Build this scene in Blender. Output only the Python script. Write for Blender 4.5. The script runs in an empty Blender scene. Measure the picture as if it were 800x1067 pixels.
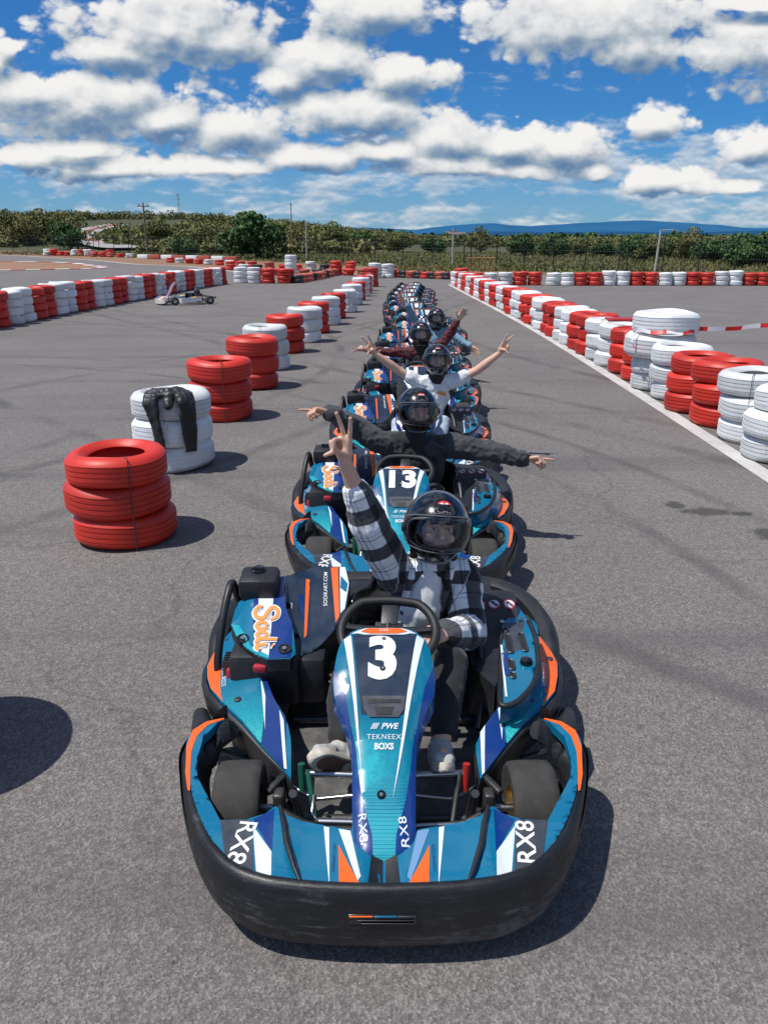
import bpy, bmesh, math, random
import numpy as np
from mathutils import Vector, Matrix, noise, geometry
rnd = random.Random(7)
scene = bpy.context.scene
COL = scene.collection
PI = math.pi
V = Vector

# ------------------------------------------------------------------ materials
def nodes_of(name):
    m = bpy.data.materials.new(name); m.use_nodes = True
    nt = m.node_tree; nt.nodes.clear()
    out = nt.nodes.new('ShaderNodeOutputMaterial')
    b = nt.nodes.new('ShaderNodeBsdfPrincipled')
    nt.links.new(b.outputs[0], out.inputs[0])
    return m, nt, b
def N(nt, t, **kw):
    n = nt.nodes.new(t)
    for k, v in kw.items():
        if k.startswith('i_'):
            key = k[2:]
            key = int(key) if key.isdigit() else key.replace('_', ' ')
            n.inputs[key].default_value = v
        else: setattr(n, k, v)
    return n
def L(nt, a, b): nt.links.new(a, b)
def ramp(nt, fac, stops):
    r = nt.nodes.new('ShaderNodeValToRGB')
    E_ = r.color_ramp.elements; E_.remove(E_[1]); E_[0].position = stops[0][0]; E_[0].color = tuple(stops[0][1]) + (1,)
    for p, c in stops[1:]: E_.new(p).color = tuple(c) + (1,)
    L(nt, fac, r.inputs[0]); return r.outputs[0]
def mixc(nt, fac, a, b, mode='MIX'):
    m = nt.nodes.new('ShaderNodeMix'); m.data_type = 'RGBA'; m.blend_type = mode
    for sock, v in ((m.inputs[0], fac), (m.inputs[6], a), (m.inputs[7], b)):
        if isinstance(v, (int, float)): sock.default_value = v
        elif isinstance(v, tuple): sock.default_value = v + (1,) if len(v) == 3 else v
        else: L(nt, v, sock)
    return m.outputs[2]
def objco(nt): return N(nt, 'ShaderNodeTexCoord').outputs['Object']
def geoco(nt): return N(nt, 'ShaderNodeNewGeometry').outputs['Position']
def noise_t(nt, co, scale, detail=4, rough=.55):
    n = N(nt, 'ShaderNodeTexNoise'); n.inputs['Scale'].default_value = scale
    n.inputs['Detail'].default_value = detail; n.inputs['Roughness'].default_value = rough
    L(nt, co, n.inputs['Vector']); return n.outputs['Fac']
def bump(nt, b, h, strength=.3, dist=.01):
    n = N(nt, 'ShaderNodeBump'); n.inputs['Strength'].default_value = strength
    n.inputs['Distance'].default_value = dist
    L(nt, h, n.inputs['Height']); L(nt, n.outputs[0], b.inputs['Normal'])
def simple(name, c, rough=.5, metal=0, coat=0, dirt=.15, dscale=9, bstr=0, bscale=200, dirtc=None, spec=None):
    m, nt, b = nodes_of(name)
    co = objco(nt)
    n = noise_t(nt, co, dscale, 5, .65)
    dc = dirtc or tuple(x * .45 + .03 for x in c)
    f = ramp(nt, n, [(.42, (0, 0, 0)), (.75, (dirt, dirt, dirt))])
    L(nt, mixc(nt, f, c, dc), b.inputs['Base Color'])
    r = N(nt, 'ShaderNodeMapRange'); r.inputs[3].default_value = rough * .85; r.inputs[4].default_value = min(1, rough * 1.25 + .04)
    L(nt, n, r.inputs[0]); L(nt, r.outputs[0], b.inputs['Roughness'])
    b.inputs['Metallic'].default_value = metal; b.inputs['Coat Weight'].default_value = coat
    b.inputs['Coat Roughness'].default_value = .06
    if spec is not None: b.inputs['Specular IOR Level'].default_value = spec
    if bstr: bump(nt, b, noise_t(nt, co, bscale, 3), bstr, .004)
    return m

M = {}
M['teal'] = simple('teal_livery', (.002, .145, .270), .24, coat=.8, dirt=.14, dscale=7, dirtc=(.02, .13, .22))
M['cyan'] = simple('cyan_fade', (.01, .36, .42), .32, coat=.25, dirt=.8, dscale=22, dirtc=(.002, .16, .30))
M['cobalt'] = simple('cobalt_livery', (.003, .034, .19), .26, coat=.5, dirt=.15)
M['orange'] = simple('orange_livery', (.85, .13, .012), .4, coat=.15, dirt=.2, dirtc=(.35, .08, .03))
M['white'] = simple('white_livery', (.68, .74, .78), .4, coat=.2, dirt=.3, dirtc=(.35, .42, .48))
M['paleblue'] = simple('pale_blue_livery', (.16, .30, .50), .4, coat=.2, dirt=.2)
M['greyblk'] = simple('charcoal_sticker', (.035, .042, .055), .38, coat=.2, dirt=.5, dscale=14, dirtc=(.12, .13, .15))
M['navy'] = simple('number_plate_navy', (.012, .024, .05), .25, coat=.5, dirt=.35, dscale=16, dirtc=(.05, .07, .1))
M['plastic'] = simple('black_plastic', (.013, .014, .017), .42, dirt=.4, dscale=12, dirtc=(.05, .05, .052), bstr=.12, bscale=120)
M['gloss'] = simple('gloss_black', (.008, .009, .011), .12, coat=.6, dirt=.05)
M['rubber'] = simple('slick_rubber', (.035, .033, .031), .78, dirt=.5, dscale=20, dirtc=(.085, .078, .07), bstr=.3, bscale=90)
M['grip'] = simple('rubber_grip', (.012, .012, .013), .5, dirt=.2, bstr=.2, bscale=300)
M['steel'] = simple('zinc_steel', (.42, .43, .44), .28, metal=1, dirt=.3)
M['darksteel'] = simple('dark_metal', (.07, .07, .075), .42, metal=.7, dirt=.5, dirtc=(.16, .15, .14))
M['gold'] = simple('gold_rim', (.45, .30, .13), .4, metal=.9, dirt=.5)
M['tray'] = simple('worn_floor_tray', (.09, .088, .085), .6, metal=.2, dirt=.8, dscale=12, dirtc=(.2, .19, .18), bstr=.2, bscale=40)
M['green'] = simple('green_pedal', (.01, .10, .06), .4, dirt=.2)
M['red'] = simple('red_pedal', (.42, .02, .015), .4, dirt=.2)
M['engine'] = simple('engine_red', (.40, .02, .04), .5, dirt=.3)
M['marking'] = simple('white_marking', (.78, .78, .76), .5, dirt=.2)  # plain white paint for lettering, kerbs and numbers
M['pinkwarn'] = simple('warning_red', (.55, .05, .10), .4, dirt=.1)
M['orangetxt'] = simple('logo_orange', (.80, .28, .05), .45, dirt=.25, dirtc=(.7, .45, .25))
# scuffed bumper
def scuffed():
    m, nt, b = nodes_of('scuffed_bumper')
    co = objco(nt)
    mp = N(nt, 'ShaderNodeMapping'); mp.inputs['Scale'].default_value = (5, 5, 38); L(nt, co, mp.inputs[0])
    n = noise_t(nt, mp.outputs[0], 1.4, 8, .72)
    n2 = noise_t(nt, co, 5, 4)
    spz = N(nt, 'ShaderNodeSeparateXYZ'); L(nt, co, spz.inputs[0])
    lowm = N(nt, 'ShaderNodeMapRange'); lowm.inputs[1].default_value = .24; lowm.inputs[2].default_value = .05; lowm.inputs[3].default_value = 0; lowm.inputs[4].default_value = .16; L(nt, spz.outputs[2], lowm.inputs[0])
    n3 = noise_t(nt, co, 26, 6, .75)
    mu = N(nt, 'ShaderNodeMath', operation='MULTIPLY_ADD'); L(nt, n2, mu.inputs[0]); mu.inputs[1].default_value = .5; L(nt, lowm.outputs[0], mu.inputs[2])
    mu2 = N(nt, 'ShaderNodeMath', operation='MULTIPLY_ADD'); L(nt, n, mu2.inputs[0]); mu2.inputs[1].default_value = .75; L(nt, mu.outputs[0], mu2.inputs[2])
    mu4 = N(nt, 'ShaderNodeMath', operation='MULTIPLY_ADD'); L(nt, n3, mu4.inputs[0]); mu4.inputs[1].default_value = .35; L(nt, mu2.outputs[0], mu4.inputs[2])
    L(nt, ramp(nt, mu4.outputs[0], [(.78, (.009, .010, .012)), (.90, (.015, .016, .019)), (.96, (.040, .041, .044)), (1.0, (.09, .09, .095))]), b.inputs['Base Color'])
    L(nt, ramp(nt, n, [(.3, (.3,) * 3), (.7, (.62,) * 3)]), b.inputs['Roughness'])
    bump(nt, b, n, .6, .005)
    return m
M['bumper'] = scuffed()
# nose: teal with cyan burst (part print, part painted-in sun highlight) and dot fade
def nosemat():
    m, nt, b = nodes_of('nose_livery')
    co = objco(nt)
    sp = N(nt, 'ShaderNodeSeparateXYZ'); L(nt, co, sp.inputs[0])
    sub = N(nt, 'ShaderNodeVectorMath', operation='DISTANCE'); L(nt, co, sub.inputs[0]); sub.inputs[1].default_value = (-.045, .30, .40)
    nz = noise_t(nt, co, 30, 6, .7)
    mr = N(nt, 'ShaderNodeMapRange'); mr.inputs[1].default_value = .15; mr.inputs[2].default_value = .0; L(nt, sub.outputs['Value'], mr.inputs[0])
    mu = N(nt, 'ShaderNodeMath', operation='MULTIPLY'); L(nt, mr.outputs[0], mu.inputs[0]); L(nt, nz, mu.inputs[1])
    burst_glint = ramp(nt, mu.outputs[0], [(.0, (0, 0, 0)), (.22, (.35,) * 3), (.42, (1, 1, 1))])
    c1 = mixc(nt, burst_glint, (.003, .148, .250), (.02, .40, .46))
    # halftone dots near the tip
    vor = N(nt, 'ShaderNodeTexVoronoi'); vor.inputs['Scale'].default_value = 210; vor.inputs['Randomness'].default_value = 0
    L(nt, co, vor.inputs['Vector'])
    mr2 = N(nt, 'ShaderNodeMapRange'); mr2.inputs[1].default_value = .33; mr2.inputs[2].default_value = .16
    mr2.inputs[3].default_value = 0; mr2.inputs[4].default_value = .6; L(nt, sp.outputs[1], mr2.inputs[0])
    lt = N(nt, 'ShaderNodeMath', operation='LESS_THAN'); L(nt, vor.outputs['Distance'], lt.inputs[0]); L(nt, mr2.outputs[0], lt.inputs[1])
    mu3 = N(nt, 'ShaderNodeMath', operation='MULTIPLY'); L(nt, lt.outputs[0], mu3.inputs[0]); mu3.inputs[1].default_value = .75
    c2 = mixc(nt, mu3.outputs[0], c1, (.05, .45, .50))
    L(nt, c2, b.inputs['Base Color'])
    b.inputs['Roughness'].default_value = .22; b.inputs['Coat Weight'].default_value = .7; b.inputs['Coat Roughness'].default_value = .05
    return m
M['nose'] = nosemat()
def fademat():
    m, nt, b = nodes_of('pod_fade')
    co = objco(nt)
    sp = N(nt, 'ShaderNodeSeparateXYZ'); L(nt, co, sp.inputs[0])
    mr = N(nt, 'ShaderNodeMapRange'); mr.inputs[1].default_value = .92; mr.inputs[2].default_value = .64; L(nt, sp.outputs[1], mr.inputs[0])
    wn = N(nt, 'ShaderNodeTexVoronoi'); wn.inputs['Scale'].default_value = 140; L(nt, co, wn.inputs['Vector'])
    a = N(nt, 'ShaderNodeMath', operation='MULTIPLY_ADD'); L(nt, wn.outputs['Distance'], a.inputs[0]); a.inputs[1].default_value = -.5; L(nt, mr.outputs[0], a.inputs[2])
    L(nt, ramp(nt, a.outputs[0], [(.0, (.003, .150, .255)), (.55, (.01, .30, .36)), (.9, (.06, .50, .46))]), b.inputs['Base Color'])
    b.inputs['Roughness'].default_value = .3; b.inputs['Coat Weight'].default_value = .3
    return m
M['fade'] = fademat()

def painted_tyre(name, c, dirtc):
    m, nt, b = nodes_of(name)
    co = objco(nt)
    info = N(nt, 'ShaderNodeObjectInfo')
    off = N(nt, 'ShaderNodeVectorMath', operation='ADD'); L(nt, co, off.inputs[0])
    sc = N(nt, 'ShaderNodeMath', operation='MULTIPLY'); L(nt, info.outputs['Random'], sc.inputs[0]); sc.inputs[1].default_value = 60
    L(nt, sc.outputs[0], off.inputs[1])
    n = noise_t(nt, off.outputs[0], 5, 6, .68)
    f = ramp(nt, n, [(.5, (0, 0, 0)), (.78, (.5,) * 3)])
    colr = mixc(nt, f, c, dirtc)
    # brightness change per tyre
    hsv = N(nt, 'ShaderNodeHueSaturation'); L(nt, colr, hsv.inputs['Color'])
    mr = N(nt, 'ShaderNodeMapRange'); mr.inputs[3].default_value = .82; mr.inputs[4].default_value = 1.1; L(nt, info.outputs['Random'], mr.inputs[0]); L(nt, mr.outputs[0], hsv.inputs['Value'])
    sp = N(nt, 'ShaderNodeSeparateXYZ'); L(nt, co, sp.inputs[0])
    at = N(nt, 'ShaderNodeMath', operation='ARCTAN2'); L(nt, sp.outputs[1], at.inputs[0]); L(nt, sp.outputs[0], at.inputs[1])
    # tread: sipes on the outer face only
    rad = N(nt, 'ShaderNodeVectorMath', operation='LENGTH')
    cx = N(nt, 'ShaderNodeCombineXYZ'); L(nt, sp.outputs[0], cx.inputs[0]); L(nt, sp.outputs[1], cx.inputs[1]); L(nt, cx.outputs[0], rad.inputs[0])
    outer = N(nt, 'ShaderNodeMath', operation='GREATER_THAN'); L(nt, rad.outputs['Value'], outer.inputs[0]); outer.inputs[1].default_value = .338
    zz = N(nt, 'ShaderNodeMath', operation='ABSOLUTE'); L(nt, sp.outputs[2], zz.inputs[0])
    a2 = N(nt, 'ShaderNodeMath', operation='MULTIPLY_ADD'); L(nt, at.outputs[0], a2.inputs[0]); a2.inputs[1].default_value = 62
    z4 = N(nt, 'ShaderNodeMath', operation='MULTIPLY'); L(nt, zz.outputs[0], z4.inputs[0]); z4.inputs[1].default_value = 60
    L(nt, z4.outputs[0], a2.inputs[2])
    si = N(nt, 'ShaderNodeMath', operation='SINE'); L(nt, a2.outputs[0], si.inputs[0])
    th = N(nt, 'ShaderNodeMath', operation='GREATER_THAN'); L(nt, si.outputs[0], th.inputs[0]); th.inputs[1].default_value = .72
    both = N(nt, 'ShaderNodeMath', operation='MULTIPLY'); L(nt, th.outputs[0], both.inputs[0]); L(nt, outer.outputs[0], both.inputs[1])
    nsc = noise_t(nt, off.outputs[0], 34, 6, .75)
    msc = N(nt, 'ShaderNodeMath', operation='MULTIPLY'); L(nt, ramp(nt, nsc, [(.60, (0, 0, 0)), (.70, (1, 1, 1))]), msc.inputs[0]); L(nt, ramp(nt, n, [(.48, (.0,) * 3), (.66, (.65,) * 3)]), msc.inputs[1])
    hsvc = mixc(nt, msc.outputs[0], hsv.outputs[0], (.06, .05, .05))
    colr2 = mixc(nt, both.outputs[0], hsvc, mixc(nt, .07, hsv.outputs[0], (.1, .09, .09)))
    L(nt, colr2, b.inputs['Base Color'])
    b.inputs['Roughness'].default_value = .48
    inv = N(nt, 'ShaderNodeMath', operation='MULTIPLY_ADD'); L(nt, both.outputs[0], inv.inputs[0]); inv.inputs[1].default_value = -1; L(nt, n, inv.inputs[2])
    bump(nt, b, inv.outputs[0], .22, .005)
    return m
M['tyre_red'] = painted_tyre('red_painted_tyre', (.62, .034, .018), (.24, .03, .025))
M['tyre_white'] = painted_tyre('white_painted_tyre', (.76, .77, .77), (.46, .45, .43))
M['tyre_black'] = painted_tyre('bare_black_tyre', (.03, .03, .032), (.09, .08, .075))
M['tyre_fade'] = painted_tyre('faded_red_tyre', (.50, .10, .06), (.15, .05, .04))

# ------------------------------------------------------------------ mesh helper
class MB:
    def __init__(s): s.v = []; s.f = []; s.m = []
    def add(s, verts, faces, mi=0):
        o = len(s.v); s.v += [tuple(p) for p in verts]
        s.f += [tuple(i + o for i in f) for f in faces]; s.m += [mi] * len(faces); return s
    def box(s, c, d, rot=None, mi=0, bev=0):
        bm = bmesh.new(); bmesh.ops.create_cube(bm, size=1)
        bmesh.ops.scale(bm, vec=d, verts=bm.verts)
        if bev: bmesh.ops.bevel(bm, geom=bm.edges[:], offset=bev, segments=2, affect='EDGES', profile=.5)
        R = rot.to_matrix().to_4x4() if hasattr(rot, 'to_matrix') else (rot or Matrix.Identity(4))
        bm.verts.index_update()
        s.add([R @ v.co + V(c) for v in bm.verts], [[v.index for v in f.verts] for f in bm.faces], mi); bm.free(); return s
    def tube(s, pts, r, seg=10, mi=0, closed=False, flat=1.0):
        pts = [V(p) for p in pts]; n = len(pts)
        rs = r if isinstance(r, (list, tuple)) else [r] * n
        rings = []; up = None
        for i, p in enumerate(pts):
            a = pts[(i - 1) % n] if (i or closed) else p
            b = pts[(i + 1) % n] if (i < n - 1 or closed) else p
            t = (b - a).normalized()
            if up is None:
                up = t.orthogonal().normalized()
                if abs(t.z) < .9: up = (V((0, 0, 1)) - t * t.z).normalized()
            else:
                up = up - t * up.dot(t); up.normalize()
            w = t.cross(up)
            rings.append([p + (up * math.cos(q) * flat + w * math.sin(q)) * rs[i] for q in [2 * PI * k / seg for k in range(seg)]])
        vs = [v for rg in rings for v in rg]; fs = []
        for i in range(n if closed else n - 1):
            j = (i + 1) % n
            for k in range(seg):
                l = (k + 1) % seg
                fs.append((i * seg + k, i * seg + l, j * seg + l, j * seg + k))
        if not closed:
            fs.append(tuple(range(seg))[::-1]); fs.append(tuple((n - 1) * seg + k for k in range(seg)))
        return s.add(vs, fs, mi)
    def lathe(s, prof, seg=32, mat=None, mi=0, closed=True):
        # prof (r, z); axis z, then transformed by mat
        mat = mat or Matrix.Identity(4); n = len(prof); vs = []
        for k in range(seg):
            a = 2 * PI * k / seg
            for r, z in prof: vs.append(mat @ V((r * math.cos(a), r * math.sin(a), z)))
        fs = []
        for k in range(seg):
            l = (k + 1) % seg
            for i in range(n if closed else n - 1):
                j = (i + 1) % n
                fs.append((k * n + i, l * n + i, l * n + j, k * n + j))
        return s.add(vs, fs, mi)
    def sweep(s, path, prof_fn, mi=0):
        # path of (x, y, nx, ny); prof_fn(i, t) -> list of (outward, z)
        n = len(path); vs = []; m = None
        for i, (x, y, nx, ny) in enumerate(path):
            pr = prof_fn(i, i / (n - 1)); m = len(pr)
            vs += [(x + nx * o, y + ny * o, z) for o, z in pr]
        fs = [(i * m + k, (i + 1) * m + k, (i + 1) * m + (k + 1) % m, i * m + (k + 1) % m) for i in range(n - 1) for k in range(m)]
        fs += [tuple(range(m)), tuple((n - 1) * m + k for k in range(m))[::-1]]
        return s.add(vs, fs, mi)
    def build(s, name, mats, parent=None, smooth=35, loc=None):
        me = bpy.data.meshes.new(name); me.from_pydata([tuple(v) for v in s.v], [], s.f)
        for m in (mats if isinstance(mats, (list, tuple)) else [mats]): me.materials.append(m)
        if any(s.m): me.polygons.foreach_set('material_index', s.m)
        bm = bmesh.new(); bm.from_mesh(me); bmesh.ops.remove_doubles(bm, verts=bm.verts, dist=1e-6); bmesh.ops.recalc_face_normals(bm, faces=bm.faces); bm.to_mesh(me); bm.free()
        if smooth:
            me.shade_smooth(); me.set_sharp_from_angle(angle=math.radians(smooth))
        return link(name, me, parent, loc)
def link(name, me, parent=None, loc=None):
    o = bpy.data.objects.new(name, me); COL.objects.link(o)
    if parent: o.parent = parent
    if loc: o.location = loc
    return o
def empty(name, loc=(0, 0, 0), rz=0):
    o = bpy.data.objects.new(name, None); COL.objects.link(o); o.location = loc; o.rotation_euler.z = rz
    o.empty_display_size = .2; return o
def tag(o, label, cat, group=None, kind=None):
    if label: o['label'] = label
    if cat: o['category'] = cat
    if group: o['group'] = group
    if kind: o['kind'] = kind
    return o
KIDS = {}
def copy_tree(o, parent=None, skip=()):
    c = o.copy(); COL.objects.link(c)
    if parent: c.parent = parent
    for ch in [q for q in ALLOBJ() if q.parent == o]:
        if ch.name.split('.')[0] in skip: continue
        copy_tree(ch, c, skip)
    return c
def ALLOBJ(): return list(COL.objects)

def catmull(pts, n=6):
    out = []; P = [V(p) for p in pts]
    for i in range(len(P) - 1):
        p0 = P[i - 1] if i else P[i] * 2 - P[i + 1]; p1 = P[i]; p2 = P[i + 1]
        p3 = P[i + 2] if i + 2 < len(P) else P[i + 1] * 2 - P[i]
        for k in range(n):
            t = k / n
            out.append(.5 * ((2 * p1) + (-p0 + p2) * t + (2 * p0 - 5 * p1 + 4 * p2 - p3) * t * t + (-p0 + 3 * p1 - 3 * p2 + p3) * t ** 3))
    out.append(P[-1]); return out
def smoothstep(a, b, x):
    t = max(0, min(1, (x - a) / (b - a))); return t * t * (3 - 2 * t)
def interp(tab, x):
    if x <= tab[0][0]: return tab[0][1]
    for (a, va), (b, vb) in zip(tab, tab[1:]):
        if x <= b:
            t = (x - a) / (b - a); return va + (vb - va) * t
    return tab[-1][1]

# 2D pieces mapped onto surfaces -------------------------------------------
def poly2(pts):
    tri = geometry.tessellate_polygon([[V((p[0], p[1], 0)) for p in pts]])
    return [tuple(p) for p in pts], [tuple(t) for t in tri]
TXT = {}
def text2(s, bold=0.0, shear=0.0, space=1.0):
    key = (s, bold, shear, space)
    if key not in TXT:
        c = bpy.data.curves.new('lettering', 'FONT'); c.body = s; c.offset = bold; c.shear = shear; c.space_character = space
        c.align_x = 'CENTER'; c.align_y = 'CENTER'; c.resolution_u = 4
        o = bpy.data.objects.new('lettering', c); me = bpy.data.meshes.new_from_object(o)
        TXT[key] = ([(v.co.x, v.co.y) for v in me.vertices], [tuple(p.vertices) for p in me.polygons])
        bpy.data.objects.remove(o); bpy.data.meshes.remove(me); bpy.data.curves.remove(c)
    return TXT[key]
def place2(sh, c, size, rot=0, sx=1.0):
    vs, fs = sh; cr, sr = math.cos(rot), math.sin(rot)
    return [(c[0] + (x * sx * cr - y * sr) * size, c[1] + (x * sx * sr + y * cr) * size) for x, y in vs], fs
def mapped(mb, sh, S, off, grid, mi):
    """cut a flat shape along a grid, lay it on surface S(a, b) lifted by off"""
    vs, fs = sh; bm = bmesh.new()
    bv = [bm.verts.new((x, y, 0)) for x, y in vs]
    for f in fs:
        try: bm.faces.new([bv[i] for i in f])
        except ValueError: pass
    bmesh.ops.remove_doubles(bm, verts=bm.verts, dist=1e-6)
    xs = [v.co.x for v in bm.verts]; ys = [v.co.y for v in bm.verts]
    for ax, (lo, hi) in enumerate(((min(xs), max(xs)), (min(ys), max(ys)))):
        k = math.floor(lo / grid) + 1
        while k * grid < hi:
            co = [0, 0, 0]; co[ax] = k * grid; no = [0, 0, 0]; no[ax] = 1
            bmesh.ops.bisect_plane(bm, geom=bm.verts[:] + bm.edges[:] + bm.faces[:], plane_co=co, plane_no=no, dist=1e-7)
            k += 1
    e = grid * .1; out = []
    for v in bm.verts:
        a, b = v.co.x, v.co.y
        p = V(S(a, b)); n = (V(S(a + e, b)) - p).cross(V(S(a, b + e)) - p)
        n.normalize(); out.append(p + n * off)
    bm.verts.index_update()
    mb.add(out, [[v.index for v in f.verts] for f in bm.faces], mi); bm.free()
def hpanel(name, parent, outline, zf, decals, mats, skirt=.02, grid=.03, base=0, skirt_mi=None, mb=None, lift=.0016):
    """panel over an outline in plan, height zf(x, y), edge turned down by skirt; decals = [(shape, material index, level)]"""
    own = mb is None; mb = mb or MB()
    S = lambda x, y: (x, y, zf(x, y))
    mapped(mb, poly2(outline), S, 0, grid, base)
    n = len(outline); ring = []
    for i in range(n):
        a = V(outline[i]); b = V(outline[(i + 1) % n]); k = max(1, int((b - a).length / grid))
        ring += [a.lerp(b, j / k) for j in range(k)]
    m = len(ring); vs = [(p.x, p.y, zf(p.x, p.y)) for p in ring] + [(p.x, p.y, zf(p.x, p.y) - (skirt(p.x, p.y) if callable(skirt) else skirt)) for p in ring]
    mb.add(vs, [(i, (i + 1) % m, m + (i + 1) % m, m + i) for i in range(m)], base if skirt_mi is None else skirt_mi)
    for d in decals: mapped(mb, d[0], S, lift * d[2], grid, d[1])
    if own: return mb.build(name, mats, parent, 30)
def mirror(pts): return [(-x, y) for x, y in pts][::-1]

# voxel blob: many rounded pieces fused into one organic surface ------------
def capsule(bm, p0, p1, r0, r1, seg=14, flat=None):
    p0 = V(p0); p1 = V(p1); d = p1 - p0; ln = d.length
    if ln < 1e-6: return ell(bm, p0, (r0, r0, r0))
    q = d.to_track_quat('Z', 'Y').to_matrix()
    prof = []
    for k in range(6): a = -PI / 2 + k * PI / 10; prof.append((r0 * math.cos(a), r0 * math.sin(a)))
    for k in range(6): a = k * PI / 10; prof.append((r1 * math.cos(a), ln + r1 * math.sin(a)))
    rings = []
    for r, z in prof:
        rings.append([bm.verts.new(p0 + q @ V((max(r, 1e-4) * math.cos(t), max(r, 1e-4) * math.sin(t) * (flat or 1), z))) for t in [2 * PI * k / seg for k in range(seg)]])
    for a, b in zip(rings, rings[1:]):
        for k in range(seg): bm.faces.new((a[k], a[(k + 1) % seg], b[(k + 1) % seg], b[k]))
    bm.faces.new(rings[0][::-1]); bm.faces.new(rings[-1])
def ell(bm, c, r, rot=None):
    R = (rot.to_matrix() if rot else Matrix.Identity(3)).to_4x4()
    bmesh.ops.create_uvsphere(bm, u_segments=20, v_segments=14, radius=1, matrix=Matrix.Translation(V(c)) @ R @ Matrix.Diagonal((r[0], r[1], r[2], 1)))
def blob(name, fn, mat, parent=None, vox=.008, smooth=3, wrinkle=None, loc=None):
    bm = bmesh.new(); fn(bm); me = bpy.data.meshes.new(name + '_raw'); bm.to_mesh(me); bm.free()
    o = bpy.data.objects.new('tmp', me); COL.objects.link(o)
    r = o.modifiers.new('r', 'REMESH'); r.mode = 'VOXEL'; r.voxel_size = vox; r.use_smooth_shade = True
    s = o.modifiers.new('s', 'SMOOTH'); s.factor = .5; s.iterations = smooth
    dg = bpy.context.evaluated_depsgraph_get()
    res = bpy.data.meshes.new_from_object(o.evaluated_get(dg)); res.name = name
    bpy.data.objects.remove(o); bpy.data.meshes.remove(me)
    if wrinkle:
        res.calc_loop_triangles() if False else None
        nrm = [v.normal.copy() for v in res.vertices]
        for v, nn in zip(res.vertices, nrm): v.co += nn * wrinkle(v.co)
    res.materials.clear(); res.materials.append(mat); res.shade_smooth()
    return link(name, res, parent, loc)

# ------------------------------------------------------------------ camera / light / sky
TH = math.radians(19.0); CAMH = 1.84
cd = bpy.data.cameras.new('camera'); cam = bpy.data.objects.new('camera', cd); COL.objects.link(cam)
cam.location = (0, 0, CAMH); cam.rotation_euler = (PI / 2 - TH, 0, 0)
cd.sensor_fit = 'VERTICAL'; cd.sensor_height = 24; cd.lens = 24 * 802 / 1067; cd.clip_end = 30000; cd.clip_start = .05
scene.camera = cam
scene.view_settings.view_transform = 'Standard'; scene.view_settings.look = 'None'
scene.view_settings.exposure = 0; scene.view_settings.gamma = 1
SUN_EL = math.radians(64); SUN_DIR = V((-.94, -.34, 0)).normalized() * math.cos(SUN_EL) + V((0, 0, math.sin(SUN_EL)))
sd = bpy.data.lights.new('sun', 'SUN'); sd.energy = 4.5; sd.angle = math.radians(.5); sd.color = (1, .965, .91)
sun = bpy.data.objects.new('sun', sd); COL.objects.link(sun); sun.rotation_euler = SUN_DIR.to_track_quat('Z', 'Y').to_euler(); sun.location = (0, 0, 30)

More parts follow.
